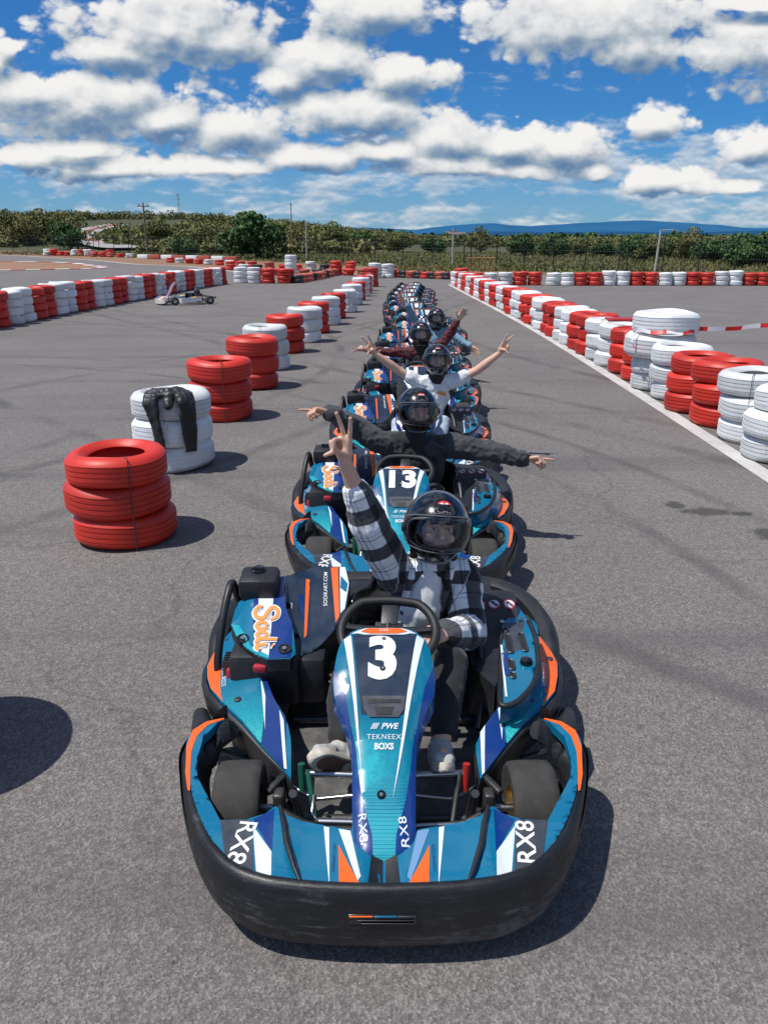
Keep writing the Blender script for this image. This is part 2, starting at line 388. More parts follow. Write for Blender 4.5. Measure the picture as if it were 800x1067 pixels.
world = bpy.data.worlds.new('World'); scene.world = world; world.use_nodes = True
nt = world.node_tree; nt.nodes.clear()
wout = N(nt, 'ShaderNodeOutputWorld'); bg = N(nt, 'ShaderNodeBackground'); L(nt, bg.outputs[0], wout.inputs[0])
sky = N(nt, 'ShaderNodeTexSky', sky_type='NISHITA', sun_disc=False, sun_elevation=SUN_EL,
        sun_rotation=math.atan2(SUN_DIR.x, SUN_DIR.y), altitude=300, air_density=1.0, dust_density=.25, ozone_density=2.2)
def cloud_group():
    g = bpy.data.node_groups.new('cloud_field', 'ShaderNodeTree')
    g.interface.new_socket('P', in_out='INPUT', socket_type='NodeSocketVector')
    g.interface.new_socket('D', in_out='OUTPUT', socket_type='NodeSocketFloat'); g.interface.new_socket('C', in_out='OUTPUT', socket_type='NodeSocketFloat')
    gi = N(g, 'NodeGroupInput'); go = N(g, 'NodeGroupOutput')
    # cumulus seen from the circuit: bearing and height (tangents), half width, half height
    C = [(175, 26, 128, 46), (120, 48, 62, 26), (235, 38, 62, 28), (85, 103, 138, 42), (30, 92, 90, 28), (165, 118, 62, 24), (238, 128, 66, 30), (390, 10, 78, 32),
         (335, 58, 74, 32), (420, 72, 64, 24), (290, 76, 34, 18), (372, 112, 98, 32), (470, 138, 66, 34), (590, 150, 66, 28), (535, 146, 56, 20), (320, 158, 62, 18), (615, 22, 132, 48), (660, 44, 74, 30),
         (800, 46, 84, 44), (790, 2, 64, 10), (696, 122, 40, 20), (798, 150, 52, 24), (631, 173, 22, 11), (705, 182, 66, 17), (748, 190, 56, 12), (100, 168, 95, 15), (20, 158, 62, 16),
         (215, 168, 84, 14), (480, 166, 84, 16), (400, 150, 64, 14), (5, 44, 22, 10), (550, 172, 60, 11), (-60, 60, 90, 40), (880, 110, 60, 30), (300, -60, 120, 30), (520, -70, 90, 30), (790, 188, 34, 10), (60, 150, 90, 14)]
    cur = None
    for x, y, a, b in C:
        p = ((x - 400) * .00109, 0, (257.4 - y) * .00101)
        s = N(g, 'ShaderNodeVectorMath', operation='SUBTRACT'); L(g, gi.outputs[0], s.inputs[0]); s.inputs[1].default_value = p
        m = N(g, 'ShaderNodeVectorMath', operation='MULTIPLY'); L(g, s.outputs[0], m.inputs[0]); m.inputs[1].default_value = (1 / (a * .00109), 0, 1 / (b * .00101))
        l = N(g, 'ShaderNodeVectorMath', operation='LENGTH'); L(g, m.outputs[0], l.inputs[0])
        v = N(g, 'ShaderNodeMath', operation='SUBTRACT'); v.inputs[0].default_value = 1; L(g, l.outputs['Value'], v.inputs[1])
        if cur is None: cur = v.outputs[0]
        else:
            mx = N(g, 'ShaderNodeMath', operation='SMOOTH_MAX'); L(g, cur, mx.inputs[0]); L(g, v.outputs[0], mx.inputs[1]); mx.inputs[2].default_value = .12; cur = mx.outputs[0]
    # billows: stretched less the higher they are
    sc = N(g, 'ShaderNodeVectorMath', operation='MULTIPLY'); L(g, gi.outputs[0], sc.inputs[0]); sc.inputs[1].default_value = (1, 1, 1.5)
    n1 = N(g, 'ShaderNodeTexNoise'); n1.inputs['Scale'].default_value = 15; n1.inputs['Detail'].default_value = 8; n1.inputs['Roughness'].default_value = .56; n1.inputs['Distortion'].default_value = .25; L(g, sc.outputs[0], n1.inputs['Vector'])
    v1 = N(g, 'ShaderNodeTexVoronoi', feature='F1'); v1.inputs['Scale'].default_value = 34; v1.inputs['Detail'].default_value = 2.0
    dn = N(g, 'ShaderNodeVectorMath', operation='MULTIPLY_ADD'); L(g, n1.outputs['Color'], dn.inputs[0]); dn.inputs[1].default_value = (.03,) * 3; L(g, sc.outputs[0], dn.inputs[2]); L(g, dn.outputs[0], v1.inputs['Vector'])
    a = N(g, 'ShaderNodeMath', operation='MULTIPLY_ADD'); L(g, n1.outputs[0], a.inputs[0]); a.inputs[1].default_value = 1.7; a.inputs[2].default_value = -.85
    b = N(g, 'ShaderNodeMath', operation='MULTIPLY_ADD'); L(g, v1.outputs['Distance'], b.inputs[0]); b.inputs[1].default_value = -.55; b.inputs[2].default_value = .22
    c = N(g, 'ShaderNodeMath', operation='ADD'); L(g, a.outputs[0], c.inputs[0]); L(g, b.outputs[0], c.inputs[1])
    d = N(g, 'ShaderNodeMath', operation='ADD'); L(g, c.outputs[0], d.inputs[0]); L(g, cur, d.inputs[1])
    n2 = N(g, 'ShaderNodeTexNoise'); n2.inputs['Scale'].default_value = 9; n2.inputs['Detail'].default_value = 3; L(g, sc.outputs[0], n2.inputs['Vector'])
    e = N(g, 'ShaderNodeMath', operation='MULTIPLY_ADD'); L(g, n2.outputs[0], e.inputs[0]); e.inputs[1].default_value = 1.3; L(g, cur, e.inputs[2])
    L(g, e.outputs[0], go.inputs[1])
    L(g, d.outputs[0], go.inputs[0]); return g
CG = cloud_group()
tc = N(nt, 'ShaderNodeTexCoord'); sp = N(nt, 'ShaderNodeSeparateXYZ'); L(nt, tc.outputs['Generated'], sp.inputs[0])
ay = N(nt, 'ShaderNodeMath', operation='ABSOLUTE'); L(nt, sp.outputs[1], ay.inputs[0])
ay2 = N(nt, 'ShaderNodeMath', operation='MAXIMUM'); L(nt, ay.outputs[0], ay2.inputs[0]); ay2.inputs[1].default_value = .12
px = N(nt, 'ShaderNodeMath', operation='DIVIDE'); L(nt, sp.outputs[0], px.inputs[0]); L(nt, ay2.outputs[0], px.inputs[1])
pz = N(nt, 'ShaderNodeMath', operation='DIVIDE'); L(nt, sp.outputs[2], pz.inputs[0]); L(nt, ay2.outputs[0], pz.inputs[1])
pv = N(nt, 'ShaderNodeCombineXYZ'); L(nt, px.outputs[0], pv.inputs[0]); L(nt, pz.outputs[0], pv.inputs[2])
g1 = N(nt, 'ShaderNodeGroup', node_tree=CG); L(nt, pv.outputs[0], g1.inputs[0])
up = N(nt, 'ShaderNodeVectorMath', operation='ADD'); L(nt, pv.outputs[0], up.inputs[0]); up.inputs[1].default_value = (-.007, 0, .016)
g2 = N(nt, 'ShaderNodeGroup', node_tree=CG); L(nt, up.outputs[0], g2.inputs[0])
alpha = N(nt, 'ShaderNodeMapRange', interpolation_type='SMOOTHSTEP'); alpha.inputs[1].default_value = -.36; alpha.inputs[2].default_value = .0; L(nt, g1.outputs[0], alpha.inputs[0])
df = N(nt, 'ShaderNodeMath', operation='SUBTRACT'); L(nt, g1.outputs[0], df.inputs[0]); L(nt, g2.outputs[0], df.inputs[1])
dc = N(nt, 'ShaderNodeMath', operation='SUBTRACT'); L(nt, g1.outputs[1], dc.inputs[0]); L(nt, g2.outputs[1], dc.inputs[1])
dsum = N(nt, 'ShaderNodeMath', operation='MULTIPLY_ADD'); L(nt, df.outputs[0], dsum.inputs[0]); dsum.inputs[1].default_value = 1.1; L(nt, dc.outputs[0], dsum.inputs[2])
lit = N(nt, 'ShaderNodeMapRange'); lit.inputs[1].default_value = -1.15; lit.inputs[2].default_value = 1.0; L(nt, dsum.outputs[0], lit.inputs[0])
thick = N(nt, 'ShaderNodeMapRange'); thick.inputs[1].default_value = .7; thick.inputs[2].default_value = 1.6; thick.inputs[3].default_value = 1.05; thick.inputs[4].default_value = .85; L(nt, g2.outputs[1], thick.inputs[0])
lt2 = N(nt, 'ShaderNodeMath', operation='MULTIPLY'); L(nt, lit.outputs[0], lt2.inputs[0]); L(nt, thick.outputs[0], lt2.inputs[1])
CK = 6.6
ccol = ramp(nt, lt2.outputs[0], [(0, (.13, .24, .42)), (.22, (.25, .35, .49)), (.40, (.42, .49, .57)), (.55, (.60, .65, .70)), (.72, (.80, .81, .83)), (1.0, (.97, .96, .94))])
# small flat far clouds low over the horizon
qv = N(nt, 'ShaderNodeVectorMath', operation='MULTIPLY'); L(nt, pv.outputs[0], qv.inputs[0]); qv.inputs[1].default_value = (1, 0, 3.0)
fn = noise_t(nt, qv.outputs[0], 10, 8, .56)
qv2 = N(nt, 'ShaderNodeVectorMath', operation='ADD'); L(nt, qv.outputs[0], qv2.inputs[0]); qv2.inputs[1].default_value = (0, 0, .012)
fn2 = noise_t(nt, qv2.outputs[0], 10, 8, .56)
bump_ = N(nt, 'ShaderNodeMapRange'); bump_.inputs[1].default_value = .19; bump_.inputs[2].default_value = .11; L(nt, pz.outputs[0], bump_.inputs[0])
bias = N(nt, 'ShaderNodeMath', operation='MULTIPLY_ADD'); L(nt, bump_.outputs[0], bias.inputs[0]); bias.inputs[1].default_value = .16; L(nt, fn, bias.inputs[2])
fa = N(nt, 'ShaderNodeMapRange', interpolation_type='SMOOTHSTEP'); fa.inputs[1].default_value = .60; fa.inputs[2].default_value = .74; fa.inputs[4].default_value = .75; L(nt, bias.outputs[0], fa.inputs[0])
fd = N(nt, 'ShaderNodeMath', operation='SUBTRACT'); L(nt, fn, fd.inputs[0]); L(nt, fn2, fd.inputs[1])
fl = N(nt, 'ShaderNodeMapRange'); fl.inputs[1].default_value = -.12; fl.inputs[2].default_value = .10; L(nt, fd.outputs[0], fl.inputs[0])
lowcol = ramp(nt, fl.outputs[0], [(0, (.27, .38, .52)), (.5, (.47, .56, .66)), (1, (.80, .82, .84))])
skyk = mixc(nt, 1.0, sky.outputs[0], (.20, .56, .96), 'MULTIPLY')
hz = N(nt, 'ShaderNodeMapRange', interpolation_type='SMOOTHSTEP'); hz.inputs[1].default_value = .15; hz.inputs[2].default_value = -.02; hz.inputs[4].default_value = .55; L(nt, pz.outputs[0], hz.inputs[0])
def scaled(col, k):
    n = N(nt, 'ShaderNodeVectorMath', operation='SCALE')
    if isinstance(col, tuple): n.inputs[0].default_value = col
    else: L(nt, col, n.inputs[0])
    n.inputs['Scale'].default_value = k; return n.outputs[0]
SKS = .10
sky1 = mixc(nt, hz.outputs[0], skyk, scaled((.30, .43, .58), 1 / SKS))
sky2 = mixc(nt, fa.outputs[0], sky1, scaled(lowcol, 1 / SKS))
sky3 = mixc(nt, alpha.outputs[0], sky2, scaled(ccol, .93 / SKS))
world.cycles.sampling_method = 'MANUAL'; world.cycles.sample_map_resolution = 128
bg2 = N(nt, 'ShaderNodeBackground'); bg2.inputs[1].default_value = SKS
bn = N(nt, 'ShaderNodeTexNoise'); bn.inputs['Scale'].default_value = 3.2; bn.inputs['Detail'].default_value = 3; L(nt, tc.outputs['Generated'], bn.inputs['Vector'])
L(nt, mixc(nt, ramp(nt, bn.outputs[0], [(.50, (0, 0, 0)), (.58, (.85,) * 3)]), skyk, scaled((.62, .66, .70), 1 / SKS)), bg2.inputs[0])
# the richly drawn clouds stand to the north only; the rest of the sky is broken cloud of a plainer make
wy = N(nt, 'ShaderNodeMath', operation='GREATER_THAN'); L(nt, sp.outputs[1], wy.inputs[0]); wy.inputs[1].default_value = .62
wz = N(nt, 'ShaderNodeMath', operation='LESS_THAN'); L(nt, sp.outputs[2], wz.inputs[0]); wz.inputs[1].default_value = .46
wm = N(nt, 'ShaderNodeMath', operation='MULTIPLY'); L(nt, wy.outputs[0], wm.inputs[0]); L(nt, wz.outputs[0], wm.inputs[1])
mixs = N(nt, 'ShaderNodeMixShader'); L(nt, wm.outputs[0], mixs.inputs[0]); L(nt, bg2.outputs[0], mixs.inputs[1]); L(nt, bg.outputs[0], mixs.inputs[2]); L(nt, mixs.outputs[0], wout.inputs[0])
L(nt, sky3, bg.inputs[0]); bg.inputs[1].default_value = SKS

# ------------------------------------------------------------------ terrain
def terr(X, Y):
    z = .018 * (Y - 50) if Y > 50 else 0.0
    if Y > 110: z = 1.08 + .012 * (Y - 110) if Y < 400 else 4.56 + .0085 * (Y - 400)
    # wooded hill on the left
    u = X / max(Y, 1)
    hl = smoothstep(.12, -.28, u) * smoothstep(110, 300, Y) * 8.0
    if Y > 110: z += hl
    return z
def gridmesh(name, xs, ys, zf, mat, uv=None):
    vs = [(x, y, zf(x, y)) for y in ys for x in xs]; n = len(xs)
    fs = [(j * n + i, j * n + i + 1, (j + 1) * n + i + 1, (j + 1) * n + i) for j in range(len(ys) - 1) for i in range(n - 1)]
    me = bpy.data.meshes.new(name); me.from_pydata(vs, [], fs); me.materials.append(mat); me.shade_smooth()
    return link(name, me)
def groundmat():
    m, nt, b = nodes_of('dry_grass_and_earth')
    co = geoco(nt)
    n = noise_t(nt, co, .12, 6, .6); n2 = noise_t(nt, co, 1.3, 5, .6); n3 = noise_t(nt, co, 6, 3)
    grass = mixc(nt, n2, (.035, .050, .014), (.115, .110, .035))
    dirt = mixc(nt, n2, (.20, .105, .055), (.30, .18, .105))
    sp = N(nt, 'ShaderNodeSeparateXYZ'); L(nt, co, sp.inputs[0])
    # bare earth close behind the circuit, left side mostly
    ms = N(nt, 'ShaderNodeMath', operation='MULTIPLY_ADD'); L(nt, sp.outputs[0], ms.inputs[0]); ms.inputs[1].default_value = .95; ms.inputs[2].default_value = 0
    ad = N(nt, 'ShaderNodeMath', operation='ADD'); L(nt, ms.outputs[0], ad.inputs[0]); L(nt, sp.outputs[1], ad.inputs[1])
    mr = N(nt, 'ShaderNodeMapRange'); mr.inputs[1].default_value = 70; mr.inputs[2].default_value = 58; L(nt, ad.outputs[0], mr.inputs[0])
    f0 = N(nt, 'ShaderNodeMath', operation='MULTIPLY_ADD'); L(nt, n, f0.inputs[0]); f0.inputs[1].default_value = 1.1; L(nt, mr.outputs[0], f0.inputs[2])
    f = ramp(nt, f0.outputs[0], [(.62, (0, 0, 0)), (.95, (1, 1, 1))])
    c = mixc(nt, f, grass, dirt)
    yl = ramp(nt, n3, [(.66, (0, 0, 0)), (.72, (.55,) * 3)])
    c = mixc(nt, yl, c, (.30, .22, .04))
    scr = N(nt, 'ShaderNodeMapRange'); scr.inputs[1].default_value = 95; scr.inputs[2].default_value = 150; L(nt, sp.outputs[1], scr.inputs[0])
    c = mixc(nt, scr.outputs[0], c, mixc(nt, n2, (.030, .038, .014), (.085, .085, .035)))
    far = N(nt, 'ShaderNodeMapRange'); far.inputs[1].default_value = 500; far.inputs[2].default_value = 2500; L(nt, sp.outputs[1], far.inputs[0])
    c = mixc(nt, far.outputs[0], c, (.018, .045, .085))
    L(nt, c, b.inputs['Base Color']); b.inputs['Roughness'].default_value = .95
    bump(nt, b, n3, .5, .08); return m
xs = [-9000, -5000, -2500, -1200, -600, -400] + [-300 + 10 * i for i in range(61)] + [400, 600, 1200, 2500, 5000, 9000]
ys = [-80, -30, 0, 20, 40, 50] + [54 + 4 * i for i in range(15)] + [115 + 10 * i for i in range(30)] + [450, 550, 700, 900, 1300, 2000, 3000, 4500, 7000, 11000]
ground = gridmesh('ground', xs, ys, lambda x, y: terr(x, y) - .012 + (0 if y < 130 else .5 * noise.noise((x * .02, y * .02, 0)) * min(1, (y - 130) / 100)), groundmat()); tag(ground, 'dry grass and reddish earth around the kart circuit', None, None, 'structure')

def asphaltmat():
    m, nt, b = nodes_of('worn_asphalt')
    co = geoco(nt)
    v = N(nt, 'ShaderNodeTexVoronoi'); v.inputs['Scale'].default_value = 135; L(nt, co, v.inputs['Vector'])
    v2 = N(nt, 'ShaderNodeTexVoronoi', feature='F1'); v2.inputs['Scale'].default_value = 60; L(nt, co, v2.inputs['Vector'])
    fine = noise_t(nt, co, 170, 3, .7); mid = noise_t(nt, co, 22, 5, .65); big = noise_t(nt, co, .55, 5, .6)
    grain = ramp(nt, v.outputs['Color'], [(.12, (.088, .080, .076)), (.5, (.176, .162, .153)), (.9, (.37, .343, .325))])
    c = mixc(nt, .45, grain, ramp(nt, fine, [(.3, (.074, .067, .062)), (.7, (.286, .264, .250))]))
    c = mixc(nt, 1.0, c, ramp(nt, mid, [(.25, (.74,) * 3), (.75, (1.15,) * 3)]), 'MULTIPLY')
    c = mixc(nt, 1.0, c, ramp(nt, big, [(.25, (.83, .83, .86)), (.55, (1.0, 1.0, 1.0)), (.8, (1.13, 1.12, 1.1))]), 'MULTIPLY')
    # long rubber streaks along the lane and across it
    mp = N(nt, 'ShaderNodeMapping'); mp.inputs['Rotation'].default_value = (0, 0, .95); mp.inputs['Scale'].default_value = (.10, 1.6, 1); L(nt, co, mp.inputs[0])
    st = noise_t(nt, mp.outputs[0], 1.0, 5, .55)
    c = mixc(nt, ramp(nt, st, [(.56, (0, 0, 0)), (.68, (.38,) * 3), (.72, (0, 0, 0))]), c, (.085, .08, .082))
    # cracks
    vc = N(nt, 'ShaderNodeTexVoronoi', feature='DISTANCE_TO_EDGE'); vc.inputs['Scale'].default_value = .32
    dn = N(nt, 'ShaderNodeVectorMath', operation='MULTIPLY_ADD')
    nn = N(nt, 'ShaderNodeTexNoise'); nn.inputs['Scale'].default_value = 1.2; nn.inputs['Detail'].default_value = 5; L(nt, co, nn.inputs['Vector'])
    L(nt, nn.outputs['Color'], dn.inputs[0]); dn.inputs[1].default_value = (1.2,) * 3; L(nt, co, dn.inputs[2]); L(nt, dn.outputs[0], vc.inputs['Vector'])
    c = mixc(nt, ramp(nt, vc.outputs['Distance'], [(0, (.3,) * 3), (.008, (0, 0, 0))]), c, (.05, .047, .048))
    spx = N(nt, 'ShaderNodeSeparateXYZ'); L(nt, dn.outputs[0], spx.inputs[0])
    def math2(op, a, b_, c_=None):
        n_ = N(nt, 'ShaderNodeMath', operation=op)
        for k_, v_ in enumerate((a, b_, c_)):
            if v_ is None: continue
            if isinstance(v_, (int, float)): n_.inputs[k_].default_value = v_
            else: L(nt, v_, n_.inputs[k_])
        return n_.outputs[0]
    breakup = ramp(nt, noise_t(nt, co, 1.1, 4, .6), [(.38, (0, 0, 0)), (.62, (1, 1, 1))])
    # old skid marks: straight pairs and wide arcs
    wob = N(nt, 'ShaderNodeVectorMath', operation='MULTIPLY_ADD'); L(nt, nn.outputs['Color'], wob.inputs[0]); wob.inputs[1].default_value = (.25,) * 3; L(nt, co, wob.inputs[2]); sq = N(nt, 'ShaderNodeSeparateXYZ'); L(nt, wob.outputs[0], sq.inputs[0])
    tot = None
    for a_, b_, c_, w_ in ((.815, .579, 6.65, .09), (.815, .579, 7.55, .08), (.55, .835, 12.9, .07), (.97, -.24, -4.9, .06), (.90, -.44, -9.2, .08), (.72, .69, 3.3, .07)):
        d_ = math2('ABSOLUTE', math2('SUBTRACT', math2('MULTIPLY_ADD', sq.outputs[0], a_, math2('MULTIPLY', sq.outputs[1], b_)), c_), 0)
        f_ = N(nt, 'ShaderNodeMapRange', interpolation_type='SMOOTHSTEP'); f_.inputs[1].default_value = w_ * 2; f_.inputs[2].default_value = w_ * .4; L(nt, d_, f_.inputs[0]); tot = f_.outputs[0] if tot is None else math2('MAXIMUM', tot, f_.outputs[0])
    for x_, y_, r_, w_ in ((-14, 14, 13.2, .07), (-14, 14, 14.5, .07), (22, 20, 20.6, .08), (-9, 2, 11.2, .05), (-9, 2, 12.1, .05)):
        vv = N(nt, 'ShaderNodeVectorMath', operation='DISTANCE'); L(nt, co, vv.inputs[0]); vv.inputs[1].default_value = (x_, y_, 0)
        d_ = math2('ABSOLUTE', math2('SUBTRACT', vv.outputs['Value'], r_), 0)
        f_ = N(nt, 'ShaderNodeMapRange', interpolation_type='SMOOTHSTEP'); f_.inputs[1].default_value = w_ * 2; f_.inputs[2].default_value = w_ * .4; L(nt, d_, f_.inputs[0]); tot = math2('MAXIMUM', tot, f_.outputs[0])
    c = mixc(nt, math2('MULTIPLY', math2('MULTIPLY', tot, breakup), .62), c, (.075, .070, .070))
    # oil and damp stains, feathered and patchy
    st_ = None
    for x_, y_, rx, ry in ((2.62, 4.86, .13, .15), (2.36, 5.35, .20, .10), (2.60, 5.30, .12, .06), (2.20, 5.50, .10, .09)):
        vv = N(nt, 'ShaderNodeVectorMath', operation='SUBTRACT'); L(nt, co, vv.inputs[0]); vv.inputs[1].default_value = (x_, y_, 0)
        v3 = N(nt, 'ShaderNodeVectorMath', operation='MULTIPLY'); L(nt, vv.outputs[0], v3.inputs[0]); v3.inputs[1].default_value = (1 / rx, 1 / ry, 0)
        v4 = N(nt, 'ShaderNodeVectorMath', operation='LENGTH'); L(nt, v3.outputs[0], v4.inputs[0]); q_ = math2('SUBTRACT', 1.3, v4.outputs['Value']); st_ = q_ if st_ is None else math2('MAXIMUM', st_, q_)
    sn = noise_t(nt, co, 9, 6, .7); sv = math2('MULTIPLY_ADD', sn, 1.8, math2('SUBTRACT', st_, 1.1))
    c = mixc(nt, ramp(nt, sv, [(.05, (0, 0, 0)), (.45, (.72,) * 3)]), c, (.035, .033, .034))
    L(nt, c, b.inputs['Base Color']); b.inputs['Roughness'].default_value = .86; b.inputs['Specular IOR Level'].default_value = .3
    hh = N(nt, 'ShaderNodeMath', operation='ADD'); L(nt, v.outputs['Distance'], hh.inputs[0]); L(nt, fine, hh.inputs[1])
    bump(nt, b, hh.outputs[0], .55, .006); return m
M['asphalt'] = asphaltmat()
out = [(-70, -25), (60, -25), (60, 50.5), (26, 51.5), (6.8, 53.5), (0, 55), (-4.6, 54.8), (-9.8, 57.5), (-16.7, 68), (-22.4, 72.6), (-29.3, 82.3), (-38, 91.6), (-47.8, 101), (-75, 118), (-110, 118), (-110, 20)]
mb = MB(); mapped(mb, poly2(out), lambda x, y: (x, y, terr(x, y) + .0), 0, 6.0, 0)
asph = mb.build('asphalt_track', M['asphalt'], None, 0); tag(asph, 'grey worn asphalt of the kart circuit', None, None, 'structure')
M['line'] = simple('line_paint', (.56, .545, .53), .7, dirt=.75, dscale=2.2, dirtc=(.30, .285, .28), bstr=.25, bscale=120)
M['earth'] = simple('red_earth', (.30, .165, .095), .95, dirt=.8, dscale=.6, dirtc=(.20, .105, .06), bstr=.5, bscale=3)
M['stain'] = simple('oil_stain', (.035, .033, .034), .6, dirt=.9, dscale=9, dirtc=(.10, .095, .097))
def ribbon(name, pts, w, mat, z=.004, n=5, label=None, mi=None):
    P2 = catmull([(a, b, 0) for a, b in pts], n); mb = MB(); vs = []
    for i, p in enumerate(P2):
        t = (P2[min(i + 1, len(P2) - 1)] - P2[max(i - 1, 0)]).normalized(); nn = V((-t.y, t.x, 0))
        for s in (-.5, .5):
            q = p + nn * w * s; vs.append((q.x, q.y, terr(q.x, q.y) + z))
    fs = [(2 * i, 2 * i + 1, 2 * i + 3, 2 * i + 2) for i in range(len(P2) - 1)]
    mb.add(vs, fs)
    if mi: mb.m = [mi(i) for i in range(len(fs))]
    o = mb.build(name, mat, None, 0); tag(o, label, None, None, 'structure'); return o
LINE = [(3.02, 1.0), (3.14, 3.5), (3.25, 6.26), (3.40, 11.4), (3.52, 18.2), (3.50, 26), (3.42, 34), (3.36, 41.5)]
ribbon('white_line', LINE, .17, M['line'], label='white painted line along the foot of the right-hand tyre barrier')
ribbon('second_white_line', [(5.25, 5.5), (5.05, 8), (4.86, 12), (4.75, 19), (4.5, 29)], .14, M['line'], label='white painted line on the far side of the right-hand tyre barrier')
ribbon('track_edge_line', [(0, 54.6), (-4.6, 54.4), (-9.6, 57.0), (-16.4, 67.4), (-22.1, 72.0), (-29, 81.6), (-37.6, 90.6), (-47, 99.8), (-75, 117)], .35, M['line'], label='white line at the outer edge of the far track')
isl = [(-40, 80), (-36.6, 78), (-30.2, 75.2), (-25.1, 68.5), (-23.2, 65.5), (-23.2, 63.4), (-26.6, 61.6), (-29, 60.3), (-45, 55)]
mb = MB(); mapped(mb, poly2(isl), lambda x, y: (x, y, terr(x, y) + .008), 0, 5, 0)
tag(mb.build('dirt_island', M['earth'], None, 0), 'patch of reddish earth inside the left-hand bend', None, None, 'structure')
mb = MB(); mapped(mb, poly2([(-9.0, 47.2), (-10.0, 36), (-9.8, 30), (-10.0, 24), (-9.9, 18), (-14, 10), (-18, 10), (-24, 42), (-12, 49.0)]), lambda x, y: (x, y, terr(x, y) + .010), 0, 5, 0)
ribbon('kerb', [(-40, 79.5), (-30.2, 75.6), (-24.9, 68.6), (-22.8, 65.5), (-22.9, 63.2), (-26.6, 61.2), (-31, 59.4)], .8, [M['marking'], M['tyre_fade']], z=.03, n=9, label='red and white kerb around the earth island', mi=lambda i: (i // 2) % 2)

# ------------------------------------------------------------------ tyre stacks
def tyre_mesh(name, R=.36, r=.215, w=.215, seg=56):
    h = w / 2; g = .006
    prof = [(r, -h * .62), (r + .012, -h * .80), (r + .05, -h * .97), (R - .07, -h), (R - .03, -h * .90), (R - .008, -h * .68)]
    for a in (-.50, -.17, .17, .50):
        prof += [(R, h * (a - .055)), (R - g, h * (a - .05)), (R - g, h * (a + .05)), (R, h * (a + .055))]
    prof += [(R - .008, h * .68), (R - .03, h * .90), (R - .07, h), (R - .085, h * 1.0), (R - .087, h * .975), (R - .095, h * .975), (R - .097, h * .995), (r + .05, h * .97), (r + .012, h * .80), (r, h * .62),
             (r + .03, h * .45), (R - .05, h * .42), (R - .035, 0), (R - .05, -h * .42), (r + .03, -h * .45)]
    mb = MB(); mb.lathe(prof, seg)
    me_o = mb.build(name, [M['tyre_red']], None, 40); me = me_o.data; bpy.data.objects.remove(me_o); return me
TM = {'red': [], 'white': [], 'black': [], 'fade': []}
for k in range(3):
    base = tyre_mesh('tyre_%s' % 'abc'[k], .355 + .008 * k, .205 + .008 * k, .205 + .01 * k)
    bm = bmesh.new(); bm.from_mesh(base)                     # slumped, slightly out of round
    for v in bm.verts:
        a = math.atan2(v.co.y, v.co.x); v.co.z += .006 * math.sin(2 * a + k) + .004 * math.sin(3 * a + 2 * k); s = 1 + .012 * math.sin(2 * a + 1.3 * k); v.co.x *= s; v.co.y *= s
    bm.to_mesh(base); bm.free()
    for c in TM:
        me = base.copy(); me.materials.clear(); me.materials.append(M['tyre_' + c]); TM[c].append(me)
M['wire'] = simple('binding_wire', (.05, .04, .04), .6, dirt=.3)
ORD = 'first second third fourth fifth sixth seventh eighth ninth tenth eleventh twelfth thirteenth fourteenth fifteenth sixteenth seventeenth eighteenth nineteenth twentieth'.split()
def ordinal(n):
    if n <= 20: return ORD[n - 1]
    tens = {20: 'twenty', 30: 'thirty', 40: 'forty', 50: 'fifty'}
    t, u = divmod(n, 10)
    return (['', '', 'twentieth', 'thirtieth', 'fortieth', 'fiftieth'][t]) if u == 0 else tens[t * 10] + '-' + ORD[u - 1]
def stack(x, y, colors, label, group, scale=1.0, hs=1.0, wire=False, jit=.018, z0=None, tilt=.02):
    z = terr(x, y) if z0 is None else z0
    t = empty('tyre_stack', (x, y, z)); tag(t, label, 'tyre stack', group)
    zz = 0
    for i, c in enumerate(colors):
        sc = scale[i] if isinstance(scale, (list, tuple)) else scale; hh = hs[i] if isinstance(hs, (list, tuple)) else hs
        k = rnd.randrange(3); w = (.205 + .01 * k) * hh * .985
        o = bpy.data.objects.new('tyre', TM[c][k]); COL.objects.link(o); o.parent = t
        o.location = (rnd.uniform(-jit, jit), rnd.uniform(-jit, jit), zz + w / 2)
        o.rotation_euler = (rnd.uniform(-tilt, tilt), rnd.uniform(-tilt, tilt), rnd.uniform(0, 6.28)); o.scale = (sc, sc, hh); zz += w
    if wire:
        a = wire; R = .372 * (scale if not isinstance(scale, (list, tuple)) else scale[0]); p = []
        for k in range(9): p.append((math.cos(a) * (R + .004), math.sin(a) * (R + .004), zz * k / 8))
        p += [(math.cos(a) * R * .8, math.sin(a) * R * .8, zz + .006), (math.cos(a) * R * .6, math.sin(a) * R * .6, zz - .02)]
        MB().tube(p, .0035, 5).build('binding_wire', M['wire'], t)
    return t
R3 = ['red'] * 3; W3 = ['white'] * 3
left = [(-1.74, 4.86), (-1.86, 6.67), (-1.84, 8.68), (-1.81, 10.7), (-1.86, 12.4), (-1.80, 14.48), (-1.62, 16.13), (-1.58, 17.9), (-1.44, 19.79), (-1.38, 21.6), (-1.15, 23.7), (-1.05, 26.7), (-1.0, 29.1), (-.9, 31.6), (-.84, 33.6), (-.80, 35.6), (-.62, 39.2)]
lc = 'rwrrwrwrwrwwrwrwr'
